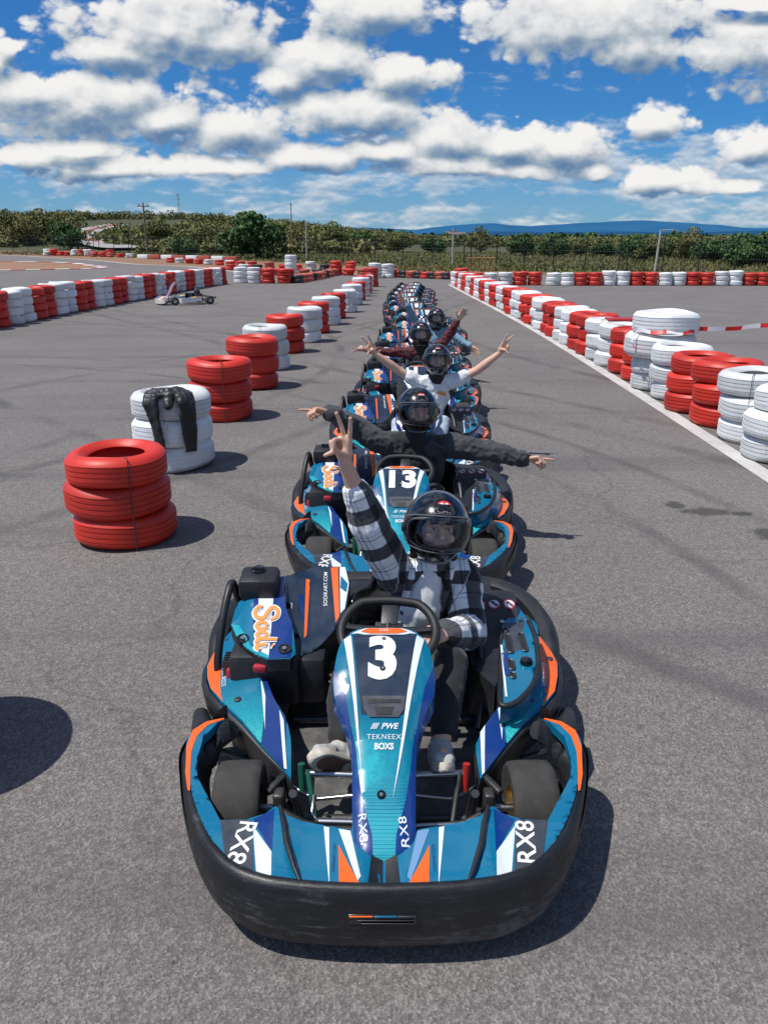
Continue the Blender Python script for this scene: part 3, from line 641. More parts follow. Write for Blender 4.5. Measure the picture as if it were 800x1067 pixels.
for i, ((x, y), c) in enumerate(zip(left, lc)):
    col = R3 if c == 'r' else W3
    if i == 16: col = ['red'] * 4
    special = {0: 'nearest red stack of three tyres in the spaced line left of the karts', 1: 'white stack of three tyres with a black jacket hung over it',
               2: 'red tyre stack right behind the white stack that carries the jacket'}
    lab = special.get(i, '%s %s tyre stack of the spaced line left of the karts, counted from the camera' % (ordinal(i + 1), 'red' if c == 'r' else 'white'))
    stack(x, y, col, lab, 'tyre stacks spaced out left of the karts', .90 if i == 0 else .955, .95 if i == 0 else 1.05 + .04 * rnd.random(), wire={0: -1.05, 2: -1.3, 4: -1.7}.get(i, -1.2 if i % 3 == 1 and i > 3 else False))
stack(-1.97, 2.42, ['red'] * 4, 'tyre stack just past the left edge, casting the round shadow', None, 1.0, 1.0)
def linex(y):
    for (xa, ya), (xb, yb) in zip(LINE, LINE[1:]):
        if y <= yb: return xa + (xb - xa) * (y - ya) / (yb - ya)
    return LINE[-1][0]
y = 5.41; i = 0
while y < 41:
    n = i + 1
    c = ['white', 'white', 'white', 'white', 'red', 'red'][i] if i < 6 else ('white' if ((i - 6) // 2) % 2 == 0 else 'red')
    if i == 0: c = 'white'
    col = [c] * 3; sc = 1.0; hs = 1.08; lab = '%s stack, a %s one, of the long right-hand tyre barrier counted from the camera' % (ordinal(n), c)
    x = linex(y) + .40 + rnd.uniform(-.03, .03)
    if i == 7:
        col = ['white'] * 4; sc = [1, 1, 1.22, 1.22]; hs = [1.06, 1.06, 1.36, 1.4]; x -= .05
        lab = 'tall white stack with two oversized truck tyres on top, tape tied round it'
    elif i == 6: lab = 'white stack in front of the tall taped stack in the right barrier'
    elif i == 4: lab = 'nearest red stack of the right-hand tyre barrier'
    stack(x, y, col, lab, 'tyre stacks of the right-hand barrier', sc, hs, jit=.035, wire=(-2.2 if i % 4 == 3 else False))
    y += .735 if y < 30 else .78; i += 1
for k in range(6):   # where the barrier turns the corner at its far end
    stack(3.9 + k * .75, 40.6 + .05 * k, (['red'] * 3 if k % 4 in (0, 1) else W3) if k else ['red'] * 4, '%s stack past the corner where the right-hand barrier turns' % ordinal(n + 0 and k + 1), 'tyre stacks at the corner of the barrier', .97, 1.0)
x = 8.5; i = 0
while x < 25:
    c = 'white' if (i // 2) % 2 == 0 else 'red'
    hs = 1.0 if c == 'red' or (i // 2) % 4 == 0 else 1.12
    stack(x, 40.5 + rnd.uniform(-.06, .06), [c] * 3, '%s %s stack from the left in the straight row before the right-hand fence' % (ordinal(i + 1), c), 'tyre stacks in the far right row', .96, hs, jit=.025)
    x += .695 + (.02 if i % 2 else 0); i += 1
# left wall, four high
wall = [(-9.05, 17.1), (-9.1, 22), (-9.05, 26), (-8.8, 30), (-8.75, 35), (-8.45, 40), (-8.1, 42.6)]
def wx(yy):
    for (xa, ya), (xb, yb) in zip(wall, wall[1:]):
        if yy <= yb: return xa + (xb - xa) * (yy - ya) / (yb - ya)
    return wall[-1][0]
yy = 18.45; i = 0
while yy < 42.3:
    c = 'red' if (i // 2) % 2 == 0 else 'white'
    stack(wx(yy) - .36 + rnd.uniform(-.03, .03), yy, [c] * 4, '%s %s stack of the four-high left barrier, counted from the picture edge' % (ordinal(i + 1), c), 'tyre stacks of the left barrier', 1.0, .99, jit=.022)
    yy += .735; i += 1
for i, (x, y, c, n) in enumerate([(-7.72, 43.4, 'white', 4), (-6.93, 43.0, 'white', 4), (-6.17, 42.9, 'red', 4), (-5.33, 42.9, 'red', 4)]):
    stack(x, y, [c] * n, '%s %s stack facing the camera at the far end of the left barrier' % (ordinal(i % 2 + 1), c), 'tyre stacks closing the left barrier', 1.0, .9 if c == 'red' else .97)
# low piles of bare and faded tyres around the far infield
low = []
for k in range(9): low.append((-4.65 + .42 * k * .35, 43.3 + 1.2 * k, 'fade' if k % 3 else 'black', 2))
for k in range(11): low.append((-9.2 + .98 * k, 53.2 + .25 * math.sin(k), ['fade', 'black', 'fade', 'red'][k % 4], 2))
for k in range(10): low.append((-11.5 + 1.0 * k, 60.6 + .3 * math.cos(k), ['red', 'white', 'black', 'fade', 'red'][k % 5], 2 if k % 3 else 3))
for k in range(9): low.append((-20 + 1.15 * k, 76 - 1.5 * k * .8, ['red', 'white', 'red', 'red', 'white'][k % 5], 2))
for k, (x, y, c, n) in enumerate(low):
    stack(x, y, [c] * n, 'low pile of old red, black and white tyres around the far infield', 'low tyre piles around the far infield', 1.05, 1.0, jit=.05, tilt=.06)
stack(-6.5, 56.5, ['white'] * 5, 'tall white stack standing up alone among the low piles', None, 1.15, 1.1)
stack(-3.2, 54.0, ['red'] * 4, 'lone red stack four tyres high before the middle of the fence', None, 1.1, 1.05)
stack(-.55, 49.8, ['white'] * 4, 'left one of two white stacks behind the far end of the kart line', None, 1.1, 1.05); stack(.25, 50.5, ['white'] * 4, 'right one of two white stacks behind the far end of the kart line', None, 1.1, 1.0)
for k in range(9):
    stack(.9 + .42 * k * 1.0, 50.8 - .35 * k, [['red', 'black', 'fade', 'black'][k % 4]] * 2, 'low pile of red and black tyres closing the far end of the lane', 'low tyre piles at the end of the lane', 1.05, 1.0, jit=.04, tilt=.06) if k % 1 == 0 and k < 9 else None
for k in range(26):
    x = -62 + .95 * k + (6 if k > 15 else 0); y = 104 - .34 * k
    stack(x, y, [['red', 'red', 'white', 'fade', 'white', 'red'][(k * 5) % 6]] * (3 if k % 5 < 3 else 2), 'distant red and white tyre stack beyond the far left bend', 'distant tyre stacks beyond the left bend', 1.25, 1.15, jit=.1)
for k in range(5): stack(-33.5 + 1.3 * k, 93.5 - .8 * k, [['fade', 'red', 'fade', 'red', 'white'][k]] * 2, 'distant low pile of tyres before the left part of the fence', 'distant low tyre piles by the fence', 1.1, 1.0, jit=.1)
# low white and red barrier strip beside them
mb = MB()
for k in range(8): mb.box((-25.5 + 1.5 * k, 86.2 - .9 * k, terr(-20, 86 - .9 * k) + .22), (1.5, .5, .45), Matrix.Rotation(-.54, 4, 'Z'), k % 2, .06)
tag(mb.build('crash_barrier', [M['marking'], M['tyre_fade']], None, 30), 'low white and red plastic barrier before the left part of the fence', 'barrier')

# ------------------------------------------------------------------ the kart
MI = ['teal', 'cobalt', 'orange', 'white', 'greyblk', 'navy', 'cyan', 'paleblue', 'marking', 'plastic', 'fade', 'orangetxt', 'pinkwarn', 'gloss', 'nose']
MATS = [M[k] for k in MI]; I = {k: i for i, k in enumerate(MI)}
def P(pts, m, lv=1): return (poly2(pts), I[m], lv)
def T(s, c, size, rot=0, m='marking', bold=0, lv=2, sx=1.0, shear=0, space=1.0): return (place2(text2(s, bold, shear, space), c, size, rot, sx), I[m], lv)
def mirP(pts, m, lv=1): return P(mirror(pts), m, lv)
kart = empty('go_kart', (0, 0, 0))
# outline of the front bumper in plan (right half), then both halves
half = [(0, -.045), (.11, -.042), (.216, -.034), (.335, -.010), (.438, .047), (.525, .150), (.596, .290), (.645, .425), (.668, .520), (.650, .590), (.600, .630), (.535, .650)]
hc = catmull([(a, b, 0) for a, b in half], 5)
full = [V((-p.x, p.y, 0)) for p in hc[::-1]] + hc[1:]
path = []
for i, p in enumerate(full):
    t = (full[min(i + 1, len(full) - 1)] - full[max(i - 1, 0)]).normalized(); path.append((p.x, p.y, t.y, -t.x))
def bprof(i, t):
    s = abs(t - .5) * 2; e = smoothstep(.62, .98, s); c = smoothstep(.90, 1.0, s); e2 = smoothstep(.22, .75, s)
    zt = .258 + .045 * e; zb = .046 + .095 * e2 + .05 * e + .06 * c; k = 1 - .35 * c
    sq_ = .012 * smoothstep(.3, .7, s)
    pts = [(-.030, zt - .014), (-.022, zt + .001), (-.010, zt + .006), (.003, zt + .001), (.010, zt - .014), (.012, zt - .035), (.015, zt - .048), (.017, zb + .11), (.018, zb + .07), (.012, zb + .035), (-.006, zb + .010), (-.025, zb), (-.075, zb + .004), (-.070, zb + .05), (-.040, zb + .08), (-.032, zt - .06)]
    return [((a - sq_) * k, z) for a, z in pts]
mb = MB(); mb.sweep(path, bprof)
mb.box((-.004, -.060, .176), (.180, .006, .030), None, 1, .002)
mb.box((-.060, -.0645, .187), (.062, .004, .0035), None, 2, .001); mb.box((.004, -.0645, .187), (.060, .004, .0035), None, 3, .001); mb.box((.060, -.0645, .187), (.048, .004, .0035), None, 4, .001)
mb.box((.004, -.0645, .175), (.150, .004, .003), None, 4, .001); mb.box((.010, -.0645, .164), (.140, .004, .003), None, 4, .001)
bump_o = mb.build('front_bumper', [M['bumper'], M['gloss'], M['orange'], M['teal'], M['darksteel']], kart, 50)
# deck inside the bumper
zd = lambda x, y: .247 + .050 * smoothstep(.30, .62, y) + .020 * smoothstep(0, .2, y) + .012 * math.exp(-((abs(x) - .285) / .03) ** 2) - .025 * smoothstep(.06, .0, abs(x)) * smoothstep(.2, -.02, y)
inner = [(.0, .150), (.04, .150), (.095, .166), (.16, .178), (.281, .207), (.306, .240), (.323, .258), (.35, .228), (.40, .205), (.475, .201), (.529, .296), (.583, .386), (.598, .454), (.595, .540), (.562, .612), (.535, .635)]
outer = [(p.x - q[2] * .022, p.y - q[3] * .022) for p, q in zip(full, path)][len(full) // 2:]
ol = [(a, b) for a, b in outer[::-1]]          # from arm end back to the centre
ol_ = ol[2:]
outlineR = inner + ol_
outlineR = [(max(0, a), b) for a, b in outlineR]
def deckdec(s):
    D = []
    def add(pts, m, lv=1): D.append(P(pts if s > 0 else mirror(pts), m, lv))
    add([(.475, .201), (.385, .200), (.345, -.002), (.432, .055)], 'greyblk')
    add([(.377, .180), (.310, .085), (.298, -.012), (.338, -.002)], 'white')
    add([(.380, .204), (.323, .246), (.308, .083)], 'cobalt')
    add([(.173, .176), (.157, .172), (.143, -.030)], 'white')
    add([(.130, .166), (.096, .160), (.062, .010), (.070, -.005)], 'paleblue' if s > 0 else 'white')
    add([(.127, .112), (.052, -.040), (.118, -.036)], 'orange')
    add([(.033, .12), (.004, .12), (.004, -.030), (.045, -.030)], 'plastic')
    add([(.622, .395), (.642, .50), (.638, .572), (.600, .618), (.548, .638), (.543, .632), (.592, .598), (.618, .545), (.622, .48), (.612, .42), (.592, .325), (.600, .330)], 'orange')
    D.append(T('RX8', (s * .400, .122), .074, -PI / 2 + .12 * s if s < 0 else -PI / 2 - .10 + PI, 'marking', .012, 2, 1.12))
    D.append(T('SODIKART.COM', (s * .137, .07), .012, PI / 2 * 1, 'cobalt', 0, 2))
    return D
for s in (1, -1):
    ou = outlineR if s > 0 else mirror(outlineR)
    o = hpanel('fairing_deck', kart, ou, zd, deckdec(s), MATS, .03, .03)
for s in (1, -1):                                        # seam rib and bolts
    mb = MB(); mb.tube([(s * .305, .238, .285), (s * .286, .17, .286), (s * .270, .10, .279), (s * .240, .02, .266), (s * .222, -.015, .256)], [.006, .008, .008, .007, .004], 8)
    mb.build('deck_rib', M['plastic'], kart, 60)
# nose cone
zc_t = [(.045, .185), (.06, .222), (.085, .252), (.12, .272), (.16, .290), (.20, .308), (.30, .362), (.376, .420), (.47, .505), (.55, .560), (.61, .592), (.66, .612), (.715, .620)]
wn_t = [(.045, .040), (.055, .056), (.075, .072), (.11, .083), (.16, .090), (.30, .095), (.376, .100), (.43, .122), (.485, .158), (.53, .164), (.60, .156), (.66, .145), (.715, .112)]
def zn(x, y):
    w = interp(wn_t, y); a = min(1.15, abs(x) / w); return interp(zc_t, y) - .002 * a * a - .075 * max(0, a - .68) ** 1.5
ysn = [.046, .052, .06, .075, .09, .12, .16, .20, .25, .30, .35, .376, .40, .43, .46, .485, .51, .53, .56, .60, .64, .675, .70, .715]
outl = [(interp(wn_t, q), q) for q in ysn]; outl = outl + mirror(outl)
wl = [(-.133, .664), (-.110, .681), (-.066, .300)]; wr = mirror([(-.133, .664), (-.110, .681), (-.025, .225)])
def edge(q, k): return k * interp(wn_t, q)
dbl = [(-edge(q, .985), q) for q in (.565, .53, .485, .45, .41, .376, .33, .27, .22, .18, .14, .10, .07, .05)]
dbl += [(-.030, .049), (-.034, .13), (-.062, .22), (-.078, .30), (-.086, .36), (-.106, .42), (-.128, .50)]
dec = [P(wl, 'white', 2), P(wr, 'white', 2), P(dbl, 'cobalt'), mirP(dbl, 'cobalt'),
       P([(-.105, .680), (.105, .680), (.078, .475), (.070, .432), (-.070, .432), (-.078, .475)], 'navy'),
       P([(-.108, .690), (-.06, .712), (.06, .712), (.108, .690), (.065, .676), (-.065, .676)], 'white', 2),
       P([(-.078, .692), (-.055, .709), (.055, .709), (.078, .692), (.045, .680), (-.045, .680)], 'orange', 3),
       T('SODI', (0, .697), .014, 0, 'white', .01, 4),
       P([(-.068, .474), (.068, .474), (.062, .444), (.045, .425), (-.045, .425), (-.062, .444)], 'greyblk', 3),
       P([(-.052, .466), (.052, .466), (.052, .457), (-.052, .457)], 'plastic', 4), P([(-.03, .448), (.03, .448), (.022, .430), (-.022, .430)], 'plastic', 4),
       T('////', (-.030, .404), .018, 0, 'white', .03, 2, 1.25, .3, .9), T('PWE', (.016, .404), .018, 0, 'white', .03, 2, 1.35, .3), T('TEKNEEX', (0, .380), .0165, 0, 'white', .004, 2, 1.35, 0, 1.15), T('BOXS', (0, .357), .021, 0, 'white', .045, 2, 1.1),
       T('RX8', (-.060, .150), .031, -PI / 2 + .10, 'white', .004, 2, 1.3, 0, 1.12), T('RX8', (.057, .140), .032, PI / 2 + .12, 'white', .006, 2, 1.3, 0, 1.1)]
nose = hpanel('nose_panel', kart, outl, zn, dec, MATS, lambda x, y: .055 + .045 * smoothstep(.45, .25, y), .022, base=I['nose'], skirt_mi=I['cobalt'])
for (x, y, r) in [(-.008, .235, .013), (0, .655, .007), (-.004, .55, .010)]:
    z = zn(x, y) + .002
    R = Matrix.Translation((x, y, z)) @ Matrix.Rotation(.75, 4, 'X')
    mb = MB(); mb.lathe([(0, 0), (r, 0), (r, .003), (r * .75, .006), (0, .006)], 20, R, 0, closed=False)
    mb.lathe([(0, .006), (r * .45, .006), (r * .42, .010), (0, .010)], 12, R, 1, closed=False)
    mb.build('bolt', [M['gloss'], M['steel']], nose, 40)
def number(kart_nose, s):
    mb = MB(); S = lambda x, y: (x, y, zn(x, y))
    if s == '*':
        sh = poly2([(-.055, .60), (-.03, .63), (.03, .635), (.052, .60), (.04, .56), (.05, .52), (.02, .49), (-.03, .49), (-.05, .53), (-.035, .56)])
    else: sh = place2(text2(s, .05, 0, 1.1), (-.004 if s != '1' else -.03, .585), .185 if len(s) == 1 else .165, 0, 1.08)
    mapped(mb, sh, S, .0016 * 3, .02, 0); return mb.build('race_number', M['marking'], kart_nose, 30)
# side pods: upper livery panel over a black body
def zp(x, y): return .215 + .075 * smoothstep(.45, .95, y) - .02 * smoothstep(.60, .72, abs(x)) + .02 * smoothstep(.62, .45, abs(x)) * smoothstep(.55, .8, y)
podo = [(.300, .452), (.345, .520), (.417, .604), (.500, .700), (.585, .795), (.645, .880), (.678, .965), (.700, 1.06), (.697, 1.16), (.676, 1.27), (.648, 1.36), (.655, 1.43), (.60, 1.43), (.585, 1.28), (.575, 1.10), (.545, 1.03), (.487, .960), (.457, .940), (.400, .80), (.340, .700), (.318, .62)]
podor = [(.310, .450), (.355, .520), (.417, .604), (.500, .700), (.571, .775), (.633, .861), (.668, .975), (.690, 1.08), (.685, 1.17), (.657, 1.30), (.672, 1.43), (.640, 1.455), (.59, 1.38), (.50, 1.20), (.475, 1.15), (.430, .90), (.416, .767), (.345, .67), (.310, .60)]
def podd(s, oo):
    f = (lambda q: q) if s > 0 else mirror
    return [P(f([(.585, .800), (.645, .882), (.675, .965), (.697, 1.06), (.694, 1.16), (.678, 1.25), (.645, 1.07), (.600, .84)]), 'orange') if s < 0 else P([(.571, .780), (.633, .866), (.666, .975), (.687, 1.08), (.683, 1.17), (.657, 1.29), (.640, 1.20), (.585, .86)], 'orange'),
            P(f([(.420, .610), (.500, .704), (.583, .798), (.600, .840), (.620, .93), (.470, .93), (.425, .80)]), 'fade'),
            P(f([(.325, .490), (.417, .606), (.425, .80), (.462, .930), (.487, .955), (.440, .90), (.400, .80), (.345, .70)]) if s < 0 else [(.325, .475), (.412, .60), (.425, .780), (.345, .665), (.325, .62)], 'cobalt', 2),
            P(f([(.466, .925), (.430, .805), (.412, .66)]) if s < 0 else [(.430, .778), (.405, .745), (.404, .62)], 'white', 3),
            P(f([(.372, .742), (.352, .700), (.318, .492), (.328, .496)]) if s < 0 else [(.352, .680), (.332, .650), (.318, .465), (.328, .478)], 'white', 3),
            T('SODIKART.COM', (s * .612, .97), .024, PI / 2 + .18 * -s, 'white', .004, 2)]
for s, oo in ((-1, mirror(podo)), (1, podor)):
    pod = hpanel('side_pod', kart, oo, zp, podd(s, oo), MATS, .016, .04)
    # black body under the panel
    mb = MB(); ring = [V((a, b, 0)) for a, b in (podo if s < 0 else podor)]; cen = V((.48, .95, 0))
    edge_r = [r for r in ring if True]
    def rr(p, k): q = p + (p - cen).normalized() * k; return (s * q.x, q.y)
    lv = [(.004, -.010), (.016, -.014), (.024, -.030), (.020, -.075), (.004, -.13), (-.05, -.165)]
    vs = []; n = len(ring)
    for k, (o_, dz) in enumerate(lv):
        for p in ring: q = rr(p, o_); vs.append((q[0], q[1], zp(p.x, p.y) + dz))
    fs = [(k * n + i, k * n + (i + 1) % n, (k + 1) * n + (i + 1) % n, (k + 1) * n + i) for k in range(len(lv) - 1) for i in range(n)]
    mb.add(vs, fs); mb.add([vs[(len(lv) - 1) * n + i] for i in range(n)], [tuple(range(n))])
    body = mb.build('pod_body', M['plastic'], kart, 50)
    for (x, y) in ((.66, 1.10), (.53, .80)):
        z = zp(x, y) + .001; MB().lathe([(0, 0), (.014, 0), (.014, .004), (.008, .007), (0, .007)], 14, Matrix.Translation((s * x, y, z)), 0, False).build('bolt', M['darksteel'], pod, 40)
# joining piece pod to front bumper
for s in (1, -1):
    MB().tube([(s * .53, .64, .27), (s * .60, .68, .20), (s * .655, .76, .18), (s * .69, .88, .17)], [.035, .045, .045, .03], 10).build('bumper_link', M['plastic'], kart, 60)
# engine cover on the left of the picture
def zcov(x, y): return .395 + .42 * smoothstep(.82, 1.34, y) * .40 - .035 * smoothstep(-.52, -.60, x) - .02 * smoothstep(-.36, -.31, x)
covo = [(-.587, 1.18), (-.597, 1.08), (-.562, 1.01), (-.522, .945), (-.470, .905), (-.430, .885), (-.347, .890), (-.330, .93), (-.350, 1.04), (-.385, 1.12), (-.400, 1.20), (-.405, 1.285), (-.425, 1.285), (-.436, 1.18)]
cdec = [P([(-.520, 1.178), (-.500, 1.178), (-.462, .908), (-.488, .922)], 'cobalt'), P([(-.502, 1.178), (-.440, 1.178), (-.425, .890), (-.464, .906)], 'white'),
        P([(-.440, 1.178), (-.425, 1.28), (-.407, 1.28), (-.400, 1.20), (-.385, 1.12), (-.352, 1.04), (-.347, .895), (-.426, .889)], 'cobalt'),
        P([(-.592, 1.08), (-.562, 1.012), (-.522, .948), (-.470, .908), (-.428, .888), (-.428, .905), (-.50, .950), (-.56, 1.06)], 'cyan', 2)]
for s_, c_, z_ in ((.155, 'white', 4), (.15, 'orangetxt', 5)):
    pass
def stroke(pts, w, n=5, closed=False):
    c = catmull([(a, b, 0) for a, b in pts], n); vs = []; m = len(c)
    for i, p in enumerate(c):
        t = (c[min(i + 1, m - 1)] - c[max(i - 1, 0)]).normalized(); k = w * (.72 + .28 * math.sin(PI * i / (m - 1))) / 2; vs += [(p.x - t.y * k, p.y + t.x * k), (p.x + t.y * k, p.y - t.x * k)]
    return vs, [(2 * i, 2 * i + 1, 2 * i + 3, 2 * i + 2) for i in range(m - 1)]
SCRIPT = [[(.30, .42), (.22, .62), (-.02, .66), (-.14, .50), (.02, .34), (.20, .22), (.16, .02), (-.04, -.06), (-.22, .06), (-.20, .18)],
          [(.50, .30), (.38, .26), (.36, .08), (.48, .0), (.60, .10), (.58, .26), (.505, .305)],
          [(.92, .24), (.80, .30), (.70, .16), (.76, .02), (.90, .06), (.98, .28), (1.04, .62)], [(.99, .30), (.96, .06), (1.06, -.01), (1.10, .02)],
          [(1.20, .30), (1.17, .08), (1.26, -.02), (1.38, .08)], [(1.24, .44), (1.28, .50)]]
for k_, st_ in enumerate(SCRIPT):
    st2 = [(a - .55, b - .28) for a, b in st_]
    for w_s, col_, lv_ in ((.24, 'white', 3 + .25 * (k_ % 3)), (.13, 'orangetxt', 5 + .25 * (k_ % 3))):
        cdec.append((place2(stroke(st2, w_s), (-.452, 1.030), .122, -PI / 2 + .14, 1.0), I[col_], lv_))
cover = hpanel('engine_cover', kart, covo, zcov, cdec, MATS, .05, .03, skirt_mi=I['plastic'])
for x, y in ((-.535, .985), (-.372, .935)):
    mb = MB(); R = Matrix.Translation((x, y, zcov(x, y) + .001)) @ Matrix.Rotation(.3, 4, 'X')
    mb.lathe([(0, 0), (.024, 0), (.024, .006), (.019, .006), (.017, .002), (0, .002)], 20, R, 0, False); mb.lathe([(0, .002), (.010, .002), (.009, .010), (0, .010)], 10, R, 1, False)
    mb.build('bolt', [M['gloss'], M['steel']], cover, 40)
# black housing below cover, engine bits
mb = MB(); mb.box((-.45, 1.08, .29), (.27, .34, .22), None, 0, .03); mb.box((-.30, 1.14, .27), (.16, .40, .20), None, 0, .03)
mb.build('engine_housing', M['plastic'], kart, 40)
MB().box((-.46, .895, .36), (.05, .03, .03), None, 0, .008).build('fuel_cap', M['engine'], kart, 40)
mb = MB(); mb.box((-.575, .985, .28), (.05, .10, .10), None, 0, .015)
for k in range(5): mb.box((-.575, .955 + .018 * k, .30), (.075, .005, .11), None, 1)
mb.build('engine', [M['engine'], M['darksteel']], kart, 40)
mb = MB(); mb.box((-.500, 1.225, .555), (.155, .135, .10), Matrix.Rotation(.12, 4, 'X'), 0, .022)
R = Matrix.Translation((-.505, 1.24, .606)) @ Matrix.Rotation(.12, 4, 'X')
mb.lathe([(0, 0), (.03, 0), (.03, .008), (.012, .010), (0, .010)], 18, R, 1, False); mb.box((-.505, 1.235, .618), (.05, .014, .012), None, 1, .004)
mb.build('air_box', [M['plastic'], M['gloss']], kart, 40)
# black flap beside the seat with orange stripes
def zfl(x, y): return .37 + .19 * smoothstep(.95, 1.45, y) + .03 * smoothstep(-.30, -.40, x)
flo = [(-.345, .93), (-.300, .975), (-.265, 1.00), (-.155, 1.16), (-.140, 1.30), (-.165, 1.40), (-.30, 1.40), (-.400, 1.30), (-.392, 1.17), (-.350, 1.06)]
hpanel('seat_side_panel', kart, flo, zfl, [P([(-.325, 1.32), (-.308, 1.32), (-.303, 1.06), (-.312, 1.06)], 'orange'), P([(-.225, 1.39), (-.195, 1.395), (-.178, 1.16), (-.192, 1.13)], 'orange'),
        P([(-.35, 1.24), (-.326, 1.24), (-.314, 1.10)], 'cobalt'), P([(-.188, 1.395), (-.165, 1.395), (-.145, 1.30), (-.158, 1.19), (-.175, 1.17)], 'white'), P([(-.180, 1.34), (-.150, 1.30), (-.155, 1.26), (-.180, 1.28)], 'teal', 2), T('SODIKART.COM', (-.240, 1.28), .022, PI / 2 + .05, 'marking', .004, 2)], MATS, .12, .04, base=I['gloss'] if False else I['navy'], skirt_mi=I['plastic'])
# bent tube guard outside the engine
MB().tube(catmull([(-.60, 1.27, .46), (-.612, 1.25, .54), (-.615, 1.19, .555), (-.632, 1.10, .46), (-.645, 1.03, .33), (-.645, 1.01, .25)], 5), .016, 10).build('guard_tube', M['plastic'], kart, 60)
# right side: fuel tank cover with three round warnings
def zt(x, y): return .34 + .10 * smoothstep(1.10, 1.36, y)
tk = hpanel('tank_cover', kart, [(.33, .95), (.40, .80), (.455, .95), (.475, 1.16), (.535, 1.17), (.56, 1.30), (.555, 1.385), (.52, 1.41), (.36, 1.41), (.335, 1.30)], zt, [], MATS, .20, .04, base=I['plastic'], skirt_mi=I['plastic'])
def zt2(x, y): return zt(x, y)
mb = MB()
for x in (.398, .460, .523):
    c = (x, 1.30)
    circ = lambda r, n=20, ox=0, oy=0: [(c[0] + ox + r * math.cos(2 * PI * k / n), c[1] + oy + r * .95 * math.sin(2 * PI * k / n)) for k in range(n)]
    S = lambda a, b: (a, b, zt(a, b))
    for sh, mi, lv in ((poly2(circ(.025)), I['pinkwarn'], 1), (poly2(circ(.020)), I['white'], 2), (poly2(circ(.008, 10, -.004, .005)), I['greyblk'], 3), (poly2(circ(.008, 10, .007, -.006)), I['pinkwarn'], 3),
                       (poly2([(c[0] - .016, c[1] + .012), (c[0] - .011, c[1] + .016), (c[0] + .017, c[1] - .011), (c[0] + .012, c[1] - .016)]), I['greyblk'], 4)):
        mapped(mb, sh, S, .0016 * lv, .03, mi)
mb.build('warning_sticker', MATS, tk, 30)
# raised pod console right, slots and dark rim
def zb(x, y): return .345 + .05 * smoothstep(.66, 1.15, y)
bo = [(.400, .665), (.47, .70), (.520, .76), (.560, .87), (.580, 1.03), (.590, 1.20), (.565, 1.40), (.545, 1.28), (.480, 1.19), (.440, .93)]
con = hpanel('pod_console', kart, bo, zb, [P([(.482, 1.185), (.573, 1.20), (.555, 1.14), (.53, 1.00), (.46, .96)], 'greyblk'), P([(.448, 1.02), (.456, 1.02), (.432, .72), (.424, .72)], 'white', 2), P([(.445, .97), (.47, .97), (.46, .84), (.44, .84)], 'cobalt', 2)], MATS, .07, .03)
mb = MB()
def slot(x, y, l, w):
    pts = []
    for k in range(9): a = k * PI / 8; pts.append((x + w * math.cos(a), y + l / 2 + w * math.sin(a)))
    for k in range(9): a = PI + k * PI / 8; pts.append((x + w * math.cos(a), y - l / 2 + w * math.sin(a)))
    S = lambda a, b: (a, b, zb(a, b))
    mapped(mb, poly2(pts), S, .0032, .05, 1)
    P3 = [V((a, b, zb(a, b) + .004)) for a, b in pts]; mb.tube(P3, .0035, 6, 0, closed=True)
slot(.482, 1.03, .10, .011); slot(.538, 1.04, .10, .011); slot(.472, .90, .035, .011); slot(.468, .84, .012, .010); slot(.484, 1.125, .008, .010)
mb.lathe([(0, 0), (.024, 0), (.022, .016), (.010, .020), (0, .020)], 18, Matrix.Translation((.530, .915, zb(.53, .915))), 2, False)
mb.build('console_slot', [M['darksteel'], M['plastic'], M['gloss']], con, 40)
MB().tube(catmull([(.590, 1.20, .40), (.592, 1.06, .392), (.572, .90, .378), (.53, .775, .365), (.46, .685, .352), (.405, .665, .35), (.408, .74, .352), (.435, .90, .362), (.468, 1.12, .39)], 5), .0105, 8).build('console_rim', M['plastic'], con, 60)
for bx in ((.48, 1.192, .40), (.555, 1.206, .405)): MB().box(bx, (.02, .02, .012), None, 0, .004).build('bolt', M['steel'], con, 30)
# rear bumper: wide tube-like plastic
rp = catmull([(-.69, 1.17, .20), (-.715, 1.30, .25), (-.710, 1.46, .28), (-.66, 1.62, .30), (-.56, 1.74, .31), (-.40, 1.81, .31), (-.15, 1.84, .31), (.15, 1.84, .31), (.40, 1.81, .31), (.56, 1.74, .31), (.66, 1.62, .30), (.710, 1.46, .28), (.715, 1.30, .25), (.69, 1.17, .20)], 5)
pth = []
for i, p in enumerate(rp):
    t = (rp[min(i + 1, len(rp) - 1)] - rp[max(i - 1, 0)]).normalized(); pth.append((p.x, p.y, -t.y, t.x))
mb = MB(); mb.sweep(pth, lambda i, t: [(a, rp[i].z + b) for a, b in ((-.05, .012), (-.02, .03), (.01, .027), (.03, .0), (.036, -.05), (.032, -.12), (.01, -.16), (-.03, -.165), (-.05, -.10), (-.055, -.03))])
mb.build('rear_bumper', M['plastic'], kart, 50)
mb = MB(); mb.box((0, 1.62, .33), (1.0, .26, .02), None, 0, .006); mb.box((-.25, 1.5, .36), (.36, .2, .10), None, 0, .03); mb.build('rear_cover', M['plastic'], kart, 40)
